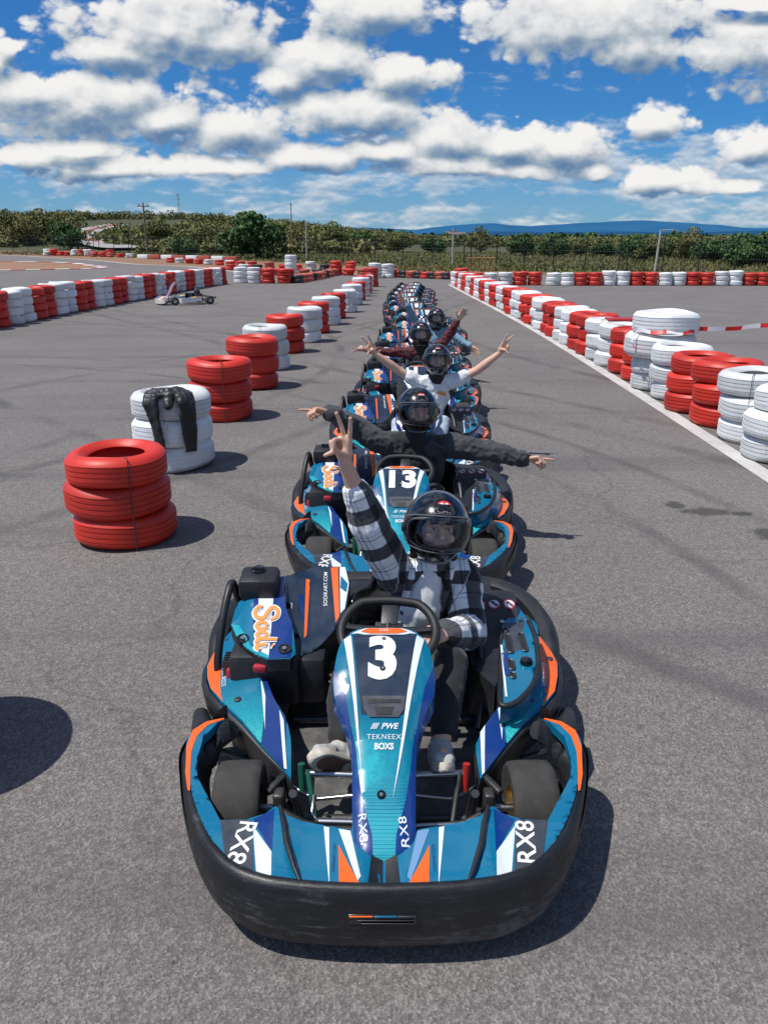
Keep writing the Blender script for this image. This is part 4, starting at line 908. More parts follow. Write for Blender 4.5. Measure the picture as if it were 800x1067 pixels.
# chassis, floor tray
mb = MB(); mb.add([(-.30, .22, .075), (.28, .22, .075), (.36, .62, .075), (.36, 1.25, .075), (-.36, 1.25, .075), (-.36, .62, .075)], [(0, 1, 2, 3, 4, 5)])
mb.add([(-.30, .22, .070), (.28, .22, .070), (.36, .62, .070), (.36, 1.25, .070), (-.36, 1.25, .070), (-.36, .62, .070)], [(5, 4, 3, 2, 1, 0)])
for x, y in ((-.19, .70), (-.12, .42), (.2, .7)): mb.lathe([(0, 0), (.014, 0), (.014, .004), (.006, .004), (.006, .001), (0, .001)], 12, Matrix.Translation((x, y, .0765)), 1, False)
mb.build('floor_tray', [M['tray'], M['steel']], kart, 0)
mb = MB(); rr_ = .015
for s in (-1, 1):
    mb.tube(catmull([(s * .28, .12, .12), (s * .30, .35, .10), (s * .34, .60, .10), (s * .37, .85, .10), (s * .36, 1.3, .11), (s * .33, 1.75, .13)], 4), rr_, 10)
    mb.tube([(s * .335, .62, .11), (s * .60, .72, .13), (s * .62, 1.2, .14), (s * .36, 1.32, .12)], .012, 8)
mb.tube([(-.28, .13, .12), (.28, .13, .12)], rr_, 10); mb.tube([(-.30, .40, .10), (.30, .40, .10)], rr_, 10); mb.tube([(-.35, .95, .10), (.35, .95, .10)], rr_, 10); mb.tube([(-.36, 1.4, .12), (.36, 1.4, .12)], .02, 10)
mb.build('chassis_frame', M['darksteel'], kart, 60)
for s in (-1, 1):
    mb = MB(); mb.box((s * .335, .41, .14), (.035, .05, .12), None, 0, .008); mb.tube([(s * .335, .41, .135), (s * .42, .41, .135)], .013, 8, 1); mb.box((s * .345, .45, .20), (.022, .11, .02), Matrix.Rotation(s * .5, 4, 'Z'), 0, .005)
    mb.tube([(s * .34, .50, .17), (s * .22, .42, .16), (s * .03, .40, .20)], .007, 8, 1); mb.lathe([(0, -.012), (.014, -.012), (.014, .012), (0, .012)], 10, Matrix.Translation((s * .34, .50, .17)), 1, False)
    mb.tube([(s * .27, .40, .10), (s * .28, .37, .22), (s * .275, .30, .28)], .013, 8, 0); mb.tube([(s * .33, .34, .19), (s * .25, .30, .17), (s * .18, .32, .14)], .012, 8, 2)
    mb.build('steering_knuckle', [M['darksteel'], M['steel'], M['plastic']], kart, 50)
for a_, b_2, r_2 in (((-.26, .455, .235), (-.06, .44, .235), .012), ((.06, .44, .235), (.26, .455, .235), .012), ((-.20, .30, .175), (-.06, .295, .175), .013), ((.06, .29, .165), (.24, .30, .165), .010)): MB().tube([a_, b_2], r_2, 10).build('pedal_bar', M['steel'], kart, 60)
MB().tube([(-.20, .30, .175), (-.225, .34, .17), (-.22, .38, .21)], .008, 8).build('linkage', M['steel'], kart, 60)
for s, m in ((-1, 'green'), (1, 'red')):
    MB().tube([(s * .245, .455, .245), (s * .215, .36, .10), (s * .20, .33, .085)], .010, 8).build('pedal', M[m if s < 0 else 'darksteel'], kart, 60); MB().tube([(s * .265, .455, .27), (s * .262, .44, .18)], .012, 8).build('pedal_stop', M[m], kart, 60)
    if s > 0: MB().tube([(.075, .455, .285), (.072, .44, .20)], .011, 8).build('pedal_stop', M[m], kart, 60)
# wheels
def wheel(x, y, r, w, rim, steer=0):
    we = empty('wheel', (x, y, r + .002)); we.parent = kart; we.rotation_euler.z = steer
    R = Matrix.Rotation(PI / 2, 4, 'Y'); h = w / 2
    MB().lathe([(.062, -h * .80), (r * .72, -h), (r * .90, -h * .99), (r * .972, -h * .86), (r * .995, -h * .6), (r, 0), (r * .995, h * .6), (r * .972, h * .86), (r * .90, h * .99), (r * .72, h), (.062, h * .80), (.06, 0)], 44, R).build('tyre', M['rubber'], we, 40)
    mb = MB()
    mb.lathe([(.064, -h * .82), (.068, -h * .9), (.060, -h * .9), (.054, -h * .5), (.054, h * .5), (.060, h * .9), (.068, h * .9), (.064, h * .82), (.050, h * .45), (.05, -h * .45)], 32, R)
    for s in (-1, 1): mb.lathe([(0, s * h * .45), (.030, s * h * .45), (.052, s * h * .30), (.052, s * h * .2), (0, s * h * .2)], 24, R, 0, False)
    for k in range(6):
        a = k * PI / 3; mb.lathe([(0, -h * .56), (.006, -h * .56), (.006, h * .56), (0, h * .56)], 8, Matrix.Translation((0, .036 * math.cos(a), .036 * math.sin(a))) @ R, 1, False)
    mb.lathe([(0, -h * .62), (.014, -h * .62), (.014, h * .62), (0, h * .62)], 14, R, 1, False)
    mb.build('rim', [M[rim], M['steel']], we, 40)
wheel(-.462, .42, .138, .145, 'darksteel', .03); wheel(.470, .42, .138, .145, 'gold', .03); wheel(-.56, 1.48, .138, .20, 'darksteel'); wheel(.56, 1.48, .138, .20, 'darksteel')
MB().tube([(-.62, 1.48, .14), (.62, 1.48, .14)], .02, 12).build('rear_axle', M['steel'], kart, 60)
# seat, offset to the right
def seat_pt(u, v):    # u across -1..1, v 0..1 from front lip to top of backrest
    prof = [(0, 1.02, .20), (.15, 1.08, .135), (.35, 1.22, .125), (.5, 1.33, .17), (.7, 1.42, .34), (.85, 1.47, .46), (1, 1.50, .56)]
    y = interp([(p[0], p[1]) for p in prof], v); z = interp([(p[0], p[2]) for p in prof], v)
    w = interp([(0, .19), (.3, .22), (.6, .235), (.8, .22), (1, .17)], v); side = abs(u) ** 3
    return V((.11 + w * u * (1 + .06 * side), y - side * interp([(0, 0), (.4, .05), (.7, .17), (1, .16)], v), z + side * interp([(0, .05), (.2, .16), (.5, .22), (.8, .05), (1, -.08)], v)))
mb = MB(); nu, nv = 18, 20
for off in (0, 1):
    vs = [seat_pt(-1 + 2 * i / nu, j / nv) + V((0, .012 * off, -.014 * off)) for j in range(nv + 1) for i in range(nu + 1)]
    fs = [(j * (nu + 1) + i, j * (nu + 1) + i + 1, (j + 1) * (nu + 1) + i + 1, (j + 1) * (nu + 1) + i) for j in range(nv) for i in range(nu)]
    mb.add(vs, fs)
rim_p = [seat_pt(-1, j / nv) for j in range(nv + 1)] + [seat_pt(-1 + 2 * i / nu, 1) for i in range(1, nu + 1)] + [seat_pt(1, 1 - j / nv) for j in range(1, nv + 1)]
mb.tube(rim_p, .012, 8); mb.build('seat', M['gloss'], kart, 50)
MB().tube(catmull([(.345, .80, .16), (.375, .92, .24), (.375, 1.04, .36), (.36, 1.14, .42)], 5), .012, 10).build('seat_stay', M['darksteel'], kart, 60)
# steering wheel and column
sw = empty('steering_wheel', (.016, .80, .565)); sw.parent = kart; sw.rotation_euler = (math.radians(29), 0, math.radians(-4))
pts = []
for k in range(48):
    a = 2 * PI * k / 48; x = .166 * math.cos(a); y = .150 * math.sin(a)
    if y > .118: y = .118 + (y - .118) * .35
    pts.append((x, y, 0))
MB().tube(pts, .0165, 12, 0, True).build('grip', M['grip'], sw, 60)
mb = MB(); mb.box((0, 0, -.012), (.10, .085, .012), None, 0, .004)
for x, y in ((-.15, .01), (.15, .01), (0, -.14)): mb.tube([(0, 0, -.010), (x, y, 0)], [.02, .012], 8, 0)
mb.box((0, .075, -.008), (.06, .09, .012), None, 0, .004)
mb.build('spoke', M['plastic'], sw, 40)
MB().tube([(.014, .79, .60), (.005, .40, .16)], .011, 10).build('steering_column', M['darksteel'], kart, 60)
number(nose, '3')
kart_src = kart
klist = [(0, 1.62, '3'), (.08, 3.65, '13'), (.27, 5.67, '*'), (.35, 7.70, '1'), (.50, 9.72, '*'), (.54, 11.67, '*'), (.81, 13.72, '*'), (.90, 15.82, '*'), (.76, 17.80, '*'), (.72, 19.75, '*'), (.71, 21.8, '*'), (.85, 23.9, '*'), (1.00, 26.0, '*'), (1.12, 28.1, '*')]
klab = ['blue and orange go-kart numbered 3 at the head of the line', 'blue go-kart numbered 13, right behind the kart numbered 3', 'third kart in the line, under the driver in the white T-shirt', 'fourth kart in the line, under the driver in maroon sleeves', 'fifth kart in the line, under the driver in the denim jacket']
bpy.context.view_layer.update()
src = {}
for o in ALLOBJ(): src.setdefault(o.parent, []).append(o)
nums = {}
def dup(o, parent=None):
    c = o.copy(); COL.objects.link(c); c.parent = parent
    for ch in src.get(o, []):
        if ch.name.startswith('race_number'): continue
        d = dup(ch, c)
    if o is nose: LASTN[0] = c
    return c
LASTN = [None]
for i, (kx, ky, s) in enumerate(klist):
    if i == 0: k = kart
    else:
        k = dup(kart)
        if s not in nums:
            nums[s] = number(LASTN[0], s)
        else:
            c = nums[s].copy(); COL.objects.link(c); c.parent = LASTN[0]
    k.location = (kx, ky, 0); k.rotation_euler.z = 0 if i == 0 else rnd.uniform(-.035, .035)
    tag(k, klab[i] if i < 5 else '%s kart of the line, empty and blue, counted from the camera' % ordinal(i + 1), 'go-kart', 'blue go-karts queued in a line')

# ------------------------------------------------------------------ far hills and plain
def haze(name, c, c2, sc):  # distance haze put into the base colour of hills and plain
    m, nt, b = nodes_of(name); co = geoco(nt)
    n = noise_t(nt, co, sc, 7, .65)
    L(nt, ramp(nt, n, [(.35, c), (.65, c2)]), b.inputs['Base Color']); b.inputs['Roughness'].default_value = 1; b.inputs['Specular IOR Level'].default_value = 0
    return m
def ridge(name, Y, prof, depth, mat, label, zb=-20, rough=6):
    """hill range: a heightfield whose crest stands at distance Y"""
    xs_ = np.linspace(prof[0][0], prof[-1][0], 220); vs = []; rows = 12
    for j in range(rows):
        t = j / (rows - 1)
        for x in xs_:
            h = interp(prof, x); h = h + rough * noise.fractal((x * .0016, j * .3, Y * .01), 1, 2, 5)
            vs.append((x, Y - depth * (1 - t), zb + (h - zb) * math.sin(t * PI / 2) ** .8 * (1 + .10 * noise.noise((x * .002, t * 4, 3)) * (1 - t))))
    n = len(xs_)
    fs = [(j * n + i, j * n + i + 1, (j + 1) * n + i + 1, (j + 1) * n + i) for j in range(rows - 1) for i in range(n - 1)]
    me = bpy.data.meshes.new(name); me.from_pydata(vs, [], fs); me.materials.append(mat); me.shade_smooth()
    tag(link(name, me), label, None, None, 'structure')
def crest(Y, pts): # (bearing tangent, elevation tangent) -> world
    return [(a * Y, CAMH + b * Y) for a, b in pts]
PXD = lambda l: [((x - 400) * .00121, (257.4 - y) * .00117) for x, y in l]
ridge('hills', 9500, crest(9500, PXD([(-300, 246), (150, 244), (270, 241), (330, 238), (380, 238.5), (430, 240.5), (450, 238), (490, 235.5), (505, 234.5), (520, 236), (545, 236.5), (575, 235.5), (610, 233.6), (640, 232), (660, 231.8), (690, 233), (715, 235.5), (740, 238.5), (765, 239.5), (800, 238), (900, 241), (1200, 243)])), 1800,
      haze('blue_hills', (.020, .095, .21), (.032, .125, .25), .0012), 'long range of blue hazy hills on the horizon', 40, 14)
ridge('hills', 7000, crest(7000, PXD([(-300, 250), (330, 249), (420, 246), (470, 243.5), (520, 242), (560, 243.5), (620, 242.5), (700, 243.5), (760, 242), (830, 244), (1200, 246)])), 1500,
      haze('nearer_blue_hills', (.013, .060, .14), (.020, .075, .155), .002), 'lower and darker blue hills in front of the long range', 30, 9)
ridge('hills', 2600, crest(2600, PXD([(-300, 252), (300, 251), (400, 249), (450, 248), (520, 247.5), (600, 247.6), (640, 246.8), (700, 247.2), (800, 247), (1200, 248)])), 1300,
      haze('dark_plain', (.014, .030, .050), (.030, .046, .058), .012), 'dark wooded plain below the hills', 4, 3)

# ------------------------------------------------------------------ vegetation
def leafmat(name, dark, light, dry=None):
    m, nt, b = nodes_of(name); co = geoco(nt)
    n = noise_t(nt, co, .9, 4, .6); n2 = noise_t(nt, co, .06, 4, .6)
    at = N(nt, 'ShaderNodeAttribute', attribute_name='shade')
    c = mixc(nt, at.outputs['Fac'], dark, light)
    c = mixc(nt, ramp(nt, n, [(.4, (0, 0, 0)), (.7, (.4,) * 3)]), c, tuple(x * 1.6 for x in light))
    if dry: c = mixc(nt, ramp(nt, n2, [(.48, (0, 0, 0)), (.66, (.7,) * 3)]), c, dry)
    L(nt, c, b.inputs['Base Color']); b.inputs['Roughness'].default_value = .7; b.inputs['Specular IOR Level'].default_value = .15
    return m
M['leaf'] = leafmat('scrub_foliage', (.032, .044, .014), (.17, .18, .062), (.27, .21, .095))
M['leafd'] = leafmat('dark_foliage', (.014, .038, .016), (.075, .14, .042))
M['bark'] = simple('bark', (.09, .07, .055), .9, dirt=.6, bstr=.5, bscale=30)
RNG = np.random.default_rng(5)
def leaf_cloud(centres, radii, count, size, flat=.8):
    """count small leaf quads spread through each lobe; returns verts, faces, shade"""
    V_, F_, S_ = [], [], []
    tone = RNG.normal(size=len(radii)) * .20
    for c, r, tn in zip(centres, radii, tone):
        n = count
        d = RNG.normal(size=(n, 3)); d /= np.linalg.norm(d, axis=1)[:, None]
        rad = r * (.55 + .5 * RNG.random(n) ** .6)[:, None]
        p = np.array(c) + d * rad * np.array([1, 1, flat])
        u = RNG.normal(size=(n, 3)); u /= np.linalg.norm(u, axis=1)[:, None]
        w = np.cross(u, d + .6 * RNG.normal(size=(n, 3))); w /= np.linalg.norm(w, axis=1)[:, None] + 1e-9
        s = size * (.6 + .8 * RNG.random(n))[:, None]
        q = np.stack([p - u * s, p + w * s * .7, p + u * s, p - w * s * .7], 1)
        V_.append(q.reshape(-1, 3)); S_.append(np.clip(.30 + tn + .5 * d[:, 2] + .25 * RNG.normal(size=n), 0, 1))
    Vv = np.concatenate(V_); n = len(Vv) // 4
    return Vv, np.arange(n * 4).reshape(n, 4), np.concatenate(S_)
def leaf_mesh(name, data, mat):
    v, f, s = data; me = bpy.data.meshes.new(name)
    me.vertices.add(len(v)); me.vertices.foreach_set('co', v.astype(np.float32).ravel())
    me.loops.add(len(f) * 4); me.loops.foreach_set('vertex_index', f.astype(np.int32).ravel())
    me.polygons.add(len(f)); me.polygons.foreach_set('loop_start', np.arange(len(f), dtype=np.int32) * 4)
    me.update(calc_edges=True); a = me.attributes.new('shade', 'FLOAT', 'FACE'); a.data.foreach_set('value', s.astype(np.float32))
    me.materials.append(mat); return me
def tree_meshes(name, h, w, lobes, per, size, mat):
    cs, rs = [], []
    for k in range(lobes):
        a = RNG.random() * 6.28; q = RNG.random() ** .5 * w * .34; z = h * (.36 + .46 * RNG.random()) ; z -= q * .35
        cs.append((math.cos(a) * q, math.sin(a) * q, z)); rs.append(w * (.17 + .12 * RNG.random()))
    crown = leaf_mesh(name + '_crown', leaf_cloud(cs, rs, per, size), mat)
    mb = MB(); mb.tube(catmull([(0, 0, -.3), (.05 * w, 0, h * .2), (-.03 * w, .03 * w, h * .45), (0, 0, h * .7)], 3), [.05 * w * (1 - .07 * k) for k in range(10)], 8)
    for c in cs[:6]: mb.tube([(0, 0, h * .25), (c[0] * .5, c[1] * .5, c[2] * .7), c], [.022 * w, .015 * w, .006 * w], 6)
    t = mb.build('trunk', M['bark'], None, 60); tm = t.data; bpy.data.objects.remove(t)
    return crown, tm
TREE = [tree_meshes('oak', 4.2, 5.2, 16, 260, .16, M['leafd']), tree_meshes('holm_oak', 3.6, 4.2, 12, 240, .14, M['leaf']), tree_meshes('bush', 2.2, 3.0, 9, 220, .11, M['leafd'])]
def tree(x, y, k, s, label, group=None, sz=1.0):
    t = empty('tree' if k < 2 else 'bush', (x, y, terr(x, y) - .1), rnd.uniform(0, 6.28)); tag(t, label, 'tree' if k < 2 else 'bush', group); t.scale = (s, s, s * sz)
    for nme, me in zip(('crown', 'trunk'), TREE[k]):
        o = bpy.data.objects.new(nme, me); COL.objects.link(o); o.parent = t
def at(px, Y): return (px - 400) / 802 * (Y * .9455 + .6), Y
x, y = at(269, 88); tree(x, y, 0, 1.35, 'big round dark green tree beyond the fence, left of the middle', None, .98)
tr = [(12, 150, 1, 1.5), (28, 140, 1, 1.3), (75, 128, 0, 1.0), (50, 150, 1, 1.7), (192, 100, 2, 1.2), (165, 140, 1, 1.3), (215, 130, 1, 1.2), (240, 125, 1, 1.1), (307, 118, 1, 1.1), (345, 125, 1, 1.2), (375, 130, 0, .9), (415, 120, 1, 1.0), (450, 112, 2, 1.3), (500, 115, 1, .95),
      (545, 98, 2, 1.35), (577, 92, 0, .72), (602, 100, 1, .8), (630, 96, 2, 1.3), (660, 85, 0, .72), (674, 80, 1, .85), (700, 90, 2, 1.3), (715, 86, 1, .85), (738, 80, 0, .75), (757, 78, 2, 1.5), (766, 66, 2, 1.2), (781, 72, 0, .86), (797, 76, 1, .9), (815, 70, 0, .9)]
for i, (px_, Y_, k, s) in enumerate(tr):
    x, y = at(px_, Y_)
    if k == 0 and px_ == 781: lab, g = 'tallest dark tree at the right edge behind the fence', None
    else:
        side = 'left of the middle' if px_ < 400 else 'right of the middle'
        lab = ['dense dark tree standing behind the circuit fence ', 'broad scrub oak behind the circuit fence ', 'low leafy bush behind the circuit fence '][k] + side; g = 'trees and bushes behind the fence'
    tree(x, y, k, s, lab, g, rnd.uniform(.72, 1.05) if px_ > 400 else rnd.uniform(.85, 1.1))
# the wood on the hillside and the scrub of the plain: beyond counting
cs, rs = [], []
for _ in range(5200):
    y = 105 + 300 * rnd.random() ** 1.25; u = rnd.uniform(-.62, .55); x = u * y
    if noise.noise((x * .022, y * .022, 1.5)) < -.42 + .40 * smoothstep(.1, .5, u) : continue
    if -.402 < u < -.335 and 110 < y < 172 and rnd.random() < .93: continue
    if -.50 < u < -.30 and y < 135: continue
    if u > -.02 and y < 190 and noise.noise((x * .05, y * .05, 8)) < .22: continue
    r = rnd.uniform(.9, 2.2) * (.75 if u > 0 else 1.0) * (1 if y > 140 else .6); cs.append((x, y, terr(x, y) + r * .55)); rs.append(r)
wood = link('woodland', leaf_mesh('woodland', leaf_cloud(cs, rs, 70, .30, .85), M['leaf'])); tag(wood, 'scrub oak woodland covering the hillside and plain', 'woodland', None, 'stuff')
cs, rs = [], []
for _ in range(1500):
    y = 400 + 900 * rnd.random(); u = rnd.uniform(-.6, .6); x = u * y; r = rnd.uniform(3, 6); cs.append((x, y, terr(x, y) + r * .25)); rs.append(r)
wood2 = link('woodland', leaf_mesh('far_woodland', leaf_cloud(cs, rs, 30, 1.3, .5), M['leafd'])); tag(wood2, 'far dark belt of woodland below the hills', 'woodland', None, 'stuff')
# rough grass strip
n = 30000
gx = RNG.uniform(-.62, .62, n); gy = 54.5 + 60 * RNG.random(n) ** 1.3
keep = (gy > 58 - .0 * gx) & ~((gx < -.02) & (gy < 66 + (-gx) * 78)); gx, gy = gx[keep], gy[keep]; n = len(gx); X_ = gx * gy
Z_ = np.array([terr(a, b) for a, b in zip(X_, gy)]); hgt = RNG.uniform(.08, .30, n); a_ = RNG.uniform(0, 3.14, n); w_ = .10
P0 = np.stack([X_ - np.cos(a_) * w_, gy - np.sin(a_) * w_, Z_], 1); P1 = np.stack([X_ + np.cos(a_) * w_, gy + np.sin(a_) * w_, Z_], 1)
tt = np.stack([RNG.normal(0, .06, n), RNG.normal(0, .06, n), hgt], 1)
gq = np.stack([P0, P1, P1 * .4 + P0 * .6 + tt, P0 * .6 + P1 * .4 + tt * .98], 1).reshape(-1, 3)
M['grass'] = leafmat('rough_grass', (.070, .075, .024), (.16, .155, .055), (.24, .19, .08))
gr = link('grass', leaf_mesh('grass', (gq, np.arange(n * 4).reshape(n, 4), RNG.random(n)), M['grass'])); tag(gr, 'rough dry grass and yellow flowers beyond the track edge', 'grass', None, 'stuff')
# pale service road with a red edge climbing the hill
M['pale'] = simple('pale_road', (.36, .34, .32), .9, dirt=.4, dscale=.5)
rd = [(-38, 122), (-43.1, 130), (-52.2, 147), (-58.7, 158), (-62.8, 168), (-66, 180), (-69.1, 195), (-70, 215)]
ribbon('hill_road', rd, 6.5, M['pale'], z=.45, n=6, label='pale road bending up the hillside on the left')
ribbon('hill_road_edge', [(a + .3, b + 1.0) for a, b in rd[2:]], 1.2, M['tyre_fade'], z=.55, n=6, label='red strip along the bend of the hillside road')

# ------------------------------------------------------------------ fence, poles, gate
M['post'] = simple('fence_post', (.035, .035, .033), .6, dirt=.4)
M['mesh'] = simple('fence_wire', (.10, .105, .10), .6)
M['wood'] = simple('pole_wood', (.16, .13, .10), .85, dirt=.5)
M['concrete'] = simple('pole_concrete', (.42, .41, .39), .8, dirt=.3)
M['gate'] = simple('barrier_orange', (.42, .19, .07), .55, dirt=.3)
def fence(p0, p1, n, h, label):
    f = empty('wire_fence', (p0[0], p0[1], 0)); tag(f, label, 'fence', 'stretches of the circuit fence')
    wires = MB(); prev = None
    for k in range(n + 1):
        t = k / n; x = p0[0] + (p1[0] - p0[0]) * t; y = p0[1] + (p1[1] - p0[1]) * t; z = terr(x, y)
        lx, ly = x - p0[0], y - p0[1]; hh = h * rnd.uniform(.95, 1.06)
        MB().tube([(lx, ly, z - .2), (lx + rnd.uniform(-.04, .04), ly, z + hh), (lx, ly - .12, z + hh + .2)], [.045, .045, .03], 6).build('post', M['post'], f, 60)
        if prev:
            for q in (.3, .8, 1.3, 1.8, 2.1):
                wires.tube([prev[0:2] + (prev[2] + q * h / 2.2,), (lx, ly, z + q * h / 2.2)], .006, 4)
            m_ = 14
            for j in range(m_):
                tt_ = j / m_; a0 = V(prev).lerp(V((lx, ly, z)), tt_); wires.tube([a0, a0 + V((0, 0, h * .96))], .0035, 3)
        prev = (lx, ly, z)
    wires.build('wire_mesh', M['mesh'], f, 0)
fence((-95, 140), (-37, 104), 20, 2.3, 'far left stretch of dark wire fence below the wooded hill'); fence((-36, 103), (-15, 90), 9, 2.2, 'stretch of dark wire fence left of the big round tree')
fence((-14, 89), (7, 71), 8, 2.2, 'stretch of dark wire fence behind the end of the kart line'); fence((7.5, 70), (17, 58.6), 5, 2.3, 'stretch of dark wire fence behind the orange crowd barrier'); fence((17.5, 58.4), (48, 56.5), 12, 2.3, 'nearest stretch of dark wire fence on the right')
def pole(px_, Y_, h, r, mat, label, arm=None, lean=0):
    x, y = at(px_, Y_); t = empty('utility_pole', (x, y, terr(x, y))); tag(t, label, 'pole')
    MB().tube([(0, 0, -.2), (lean, 0, h)], [r, r * .7], 8).build('shaft', M[mat], t, 60)
    if arm == 'cross': MB().box((0, 0, h - .4), (1.5, .1, .12)).tube([(-.5, 0, h - .35), (-.5, 0, h - .1)], .05, 6).tube([(.5, 0, h - .35), (.5, 0, h - .1)], .05, 6).build('crossarm', M['wood'], t, 30)
    if arm == 'lamp': MB().tube([(lean, 0, h - .05), (lean + .9, 0, h + .05 - .05)], .035, 6).box((lean + 1.0, 0, h - .02), (.4, .16, .07)).build('lamp_arm', M[mat], t, 30)
    if arm == 'small': MB().box((0, 0, h - .25), (.6, .08, .08)).build('crossarm', M['wood'], t, 30)
pole(155, 100, 6.0, .13, 'wood', 'wooden utility pole with a crossarm against the left hillside', 'cross'); pole(320, 86, 3.7, .09, 'concrete', 'thin pale pole right of the big round tree')
pole(471, 70, 3.0, .09, 'concrete', 'short pale pole above the orange crowd barrier', 'small'); pole(681.5, 59, 2.85, .11, 'concrete', 'pale leaning lamp pole with a short arm on the right', 'lamp', .12)
pole(139, 120, 4.0, .08, 'wood', 'short grey pole on the slope beside the hillside road', 'small'); pole(305, 170, 7.4, .12, 'wood', 'distant thin pole on the skyline behind the big round tree', 'small')
def lattice(px_, Y_, h, label):
    x, y = at(px_, Y_); t = empty('lattice_mast', (x, y, terr(x, y))); tag(t, label, 'mast'); mb = MB(); w = h * .05
    for sx in (-1, 1):
        for sy in (-1, 1): mb.tube([(sx * w, sy * w, -1), (sx * w * .25, sy * w * .25, h)], .06, 4)
    for k in range(12):
        a = k / 12; b = (k + 1) / 12; wa = w * (1 - .75 * a); wb = w * (1 - .75 * b)
        for s in (-1, 1): mb.tube([(s * wa, -wa, a * h), (-s * wb, -wb, b * h)], .06, 4)
    mb.build('mast_frame', M['concrete'], t, 0)
    [MB().box((0, 0, h * q), (w * k, .15, .15)).build('mast_arm', M['concrete'], t, 0) for q, k in ((.93, 3), (.80, 4))]
lattice(1, 330, 28, 'tall lattice mast at the left edge of the skyline'); lattice(190, 420, 15, 'small distant lattice mast on the skyline left of the middle')
# orange crowd barrier behind the corner
x, y = 4.75, 46.2; t = empty('crowd_barrier', (x, y, 0)); tag(t, 'orange crowd-control barrier behind the corner of the right-hand tyre wall', 'barrier')
mb = MB(); mb.tube([(0, 0, 0), (0, 0, 1.25), (1.55, 0, 1.25), (1.55, 0, 0)], .035, 8); mb.tube([(0, 0, .3), (1.55, 0, .3)], .03, 8); mb.build('frame', M['gate'], t, 40)
for k in range(9): MB().tube([(.15 + .155 * k, 0, .3), (.15 + .155 * k, 0, 1.25)], .018, 6).build('bar', M['gate'], t, 40)
# small stool with a red seat behind the tall taped stack
t = empty('stool', (3.36 + .0, 11.6, 0)); t.location = (3.98, 13.2, 0); tag(t, 'small red-topped metal stool half hidden behind the tall taped stack', 'stool')
MB().box((0, 0, .70), (.5, .4, .035), None, 0, .012).build('seat', M['red'], t, 30)
for sx in (-1, 1):
    for sy in (-1, 1): MB().tube([(sx * .2, sy * .15, .69), (sx * .25, sy * .19, 0)], .014, 6).build('leg', M['darksteel'], t, 60)
# farm buildings far off
for px_, Y_, w_, lab in ((478, 640, 9, 'tiny pale farmhouse far away below the blue hills'), (468, 600, 5, 'tiny pale shed left of the far farmhouse')):
    x, y = at(px_, Y_); t = empty('farmhouse', (x, y, terr(x, y) + .6)); tag(t, lab, 'farmhouse')
    MB().box((0, 0, 1.6), (w_, 6, 4.2)).build('wall', M['concrete'], t, 30)
    MB().add([(-w_ / 2 - .4, -3.4, 3.71), (w_ / 2 + .4, -3.4, 3.71), (w_ / 2 + .4, 3.4, 3.71), (-w_ / 2 - .4, 3.4, 3.71), (-w_ / 2 - .4, 0, 5.6), (w_ / 2 + .4, 0, 5.6)], [(0, 1, 5, 4), (3, 2, 5, 4)[::-1], (0, 4, 3), (1, 2, 5)]).build('roof', M['wood'], t, 30)
# ------------------------------------------------------------------ red and white tape
def tapemat():
    m, nt, b = nodes_of('barrier_tape'); uv = N(nt, 'ShaderNodeUVMap'); sp = N(nt, 'ShaderNodeSeparateXYZ'); L(nt, uv.outputs[0], sp.inputs[0])
    fr = N(nt, 'ShaderNodeMath', operation='FRACT'); L(nt, sp.outputs[0], fr.inputs[0])
    gt = N(nt, 'ShaderNodeMath', operation='GREATER_THAN'); L(nt, fr.outputs[0], gt.inputs[0]); gt.inputs[1].default_value = .52
    L(nt, mixc(nt, gt.outputs[0], (.72, .70, .70), (.65, .02, .02)), b.inputs['Base Color']); b.inputs['Roughness'].default_value = .35
    return m
def tape(name, pts, w, tw, mat, label, rep=.42):
    c = catmull(pts, 8); vs = []; us = []; s = 0
    for i, p in enumerate(c):
        if i: s += (p - c[i - 1]).length
        a = tw * math.sin(s * 3.1) + .2; d = V((0, math.sin(a), math.cos(a))) * w / 2; vs += [p - d, p + d]; us += [s / rep, s / rep]
    fs = [(2 * i, 2 * i + 2, 2 * i + 3, 2 * i + 1) for i in range(len(c) - 1)]
    me = bpy.data.meshes.new(name); me.from_pydata([tuple(v) for v in vs], [], fs); uvl = me.uv_layers.new(name='UVMap')
    for l in me.loops: uvl.data[l.index].uv = (us[l.vertex_index], l.vertex_index % 2)
    me.materials.append(mat); me.shade_smooth(); o = link(name, me); tag(o, label, 'tape'); return o
TP = [o for o in ALLOBJ() if o.get('label', '').startswith('tall white stack with two')][0].location
tx, ty = TP.x, TP.y; rr = .442; ring = []
for k in range(13):
    a = PI * 1.12 + (PI * .80) * k / 12; ring.append((tx + rr * math.cos(a), ty + rr * math.sin(a), .80 + .012 * math.sin(k * 1.7)))
ring += [(tx + rr + .35, ty - .35, .84), (tx + 1.1, ty - .55, .90), (tx + 2.1, ty - .8, .92), (tx + 4, ty - 1.2, .88)]
tape('barrier_tape', ring, .055, .5, tapemat(), 'red and white barrier tape tied round the tall white stack, running right')
tape('barrier_tape', [(tx - .42, ty - .22, .81), (tx - .50, ty - .27, .66), (tx - .42, ty - .30, .56), (tx - .36, ty - .34, .44)], .05, 1.2, bpy.data.materials['barrier_tape'], 'loose knotted end of tape hanging on the tall white stack')

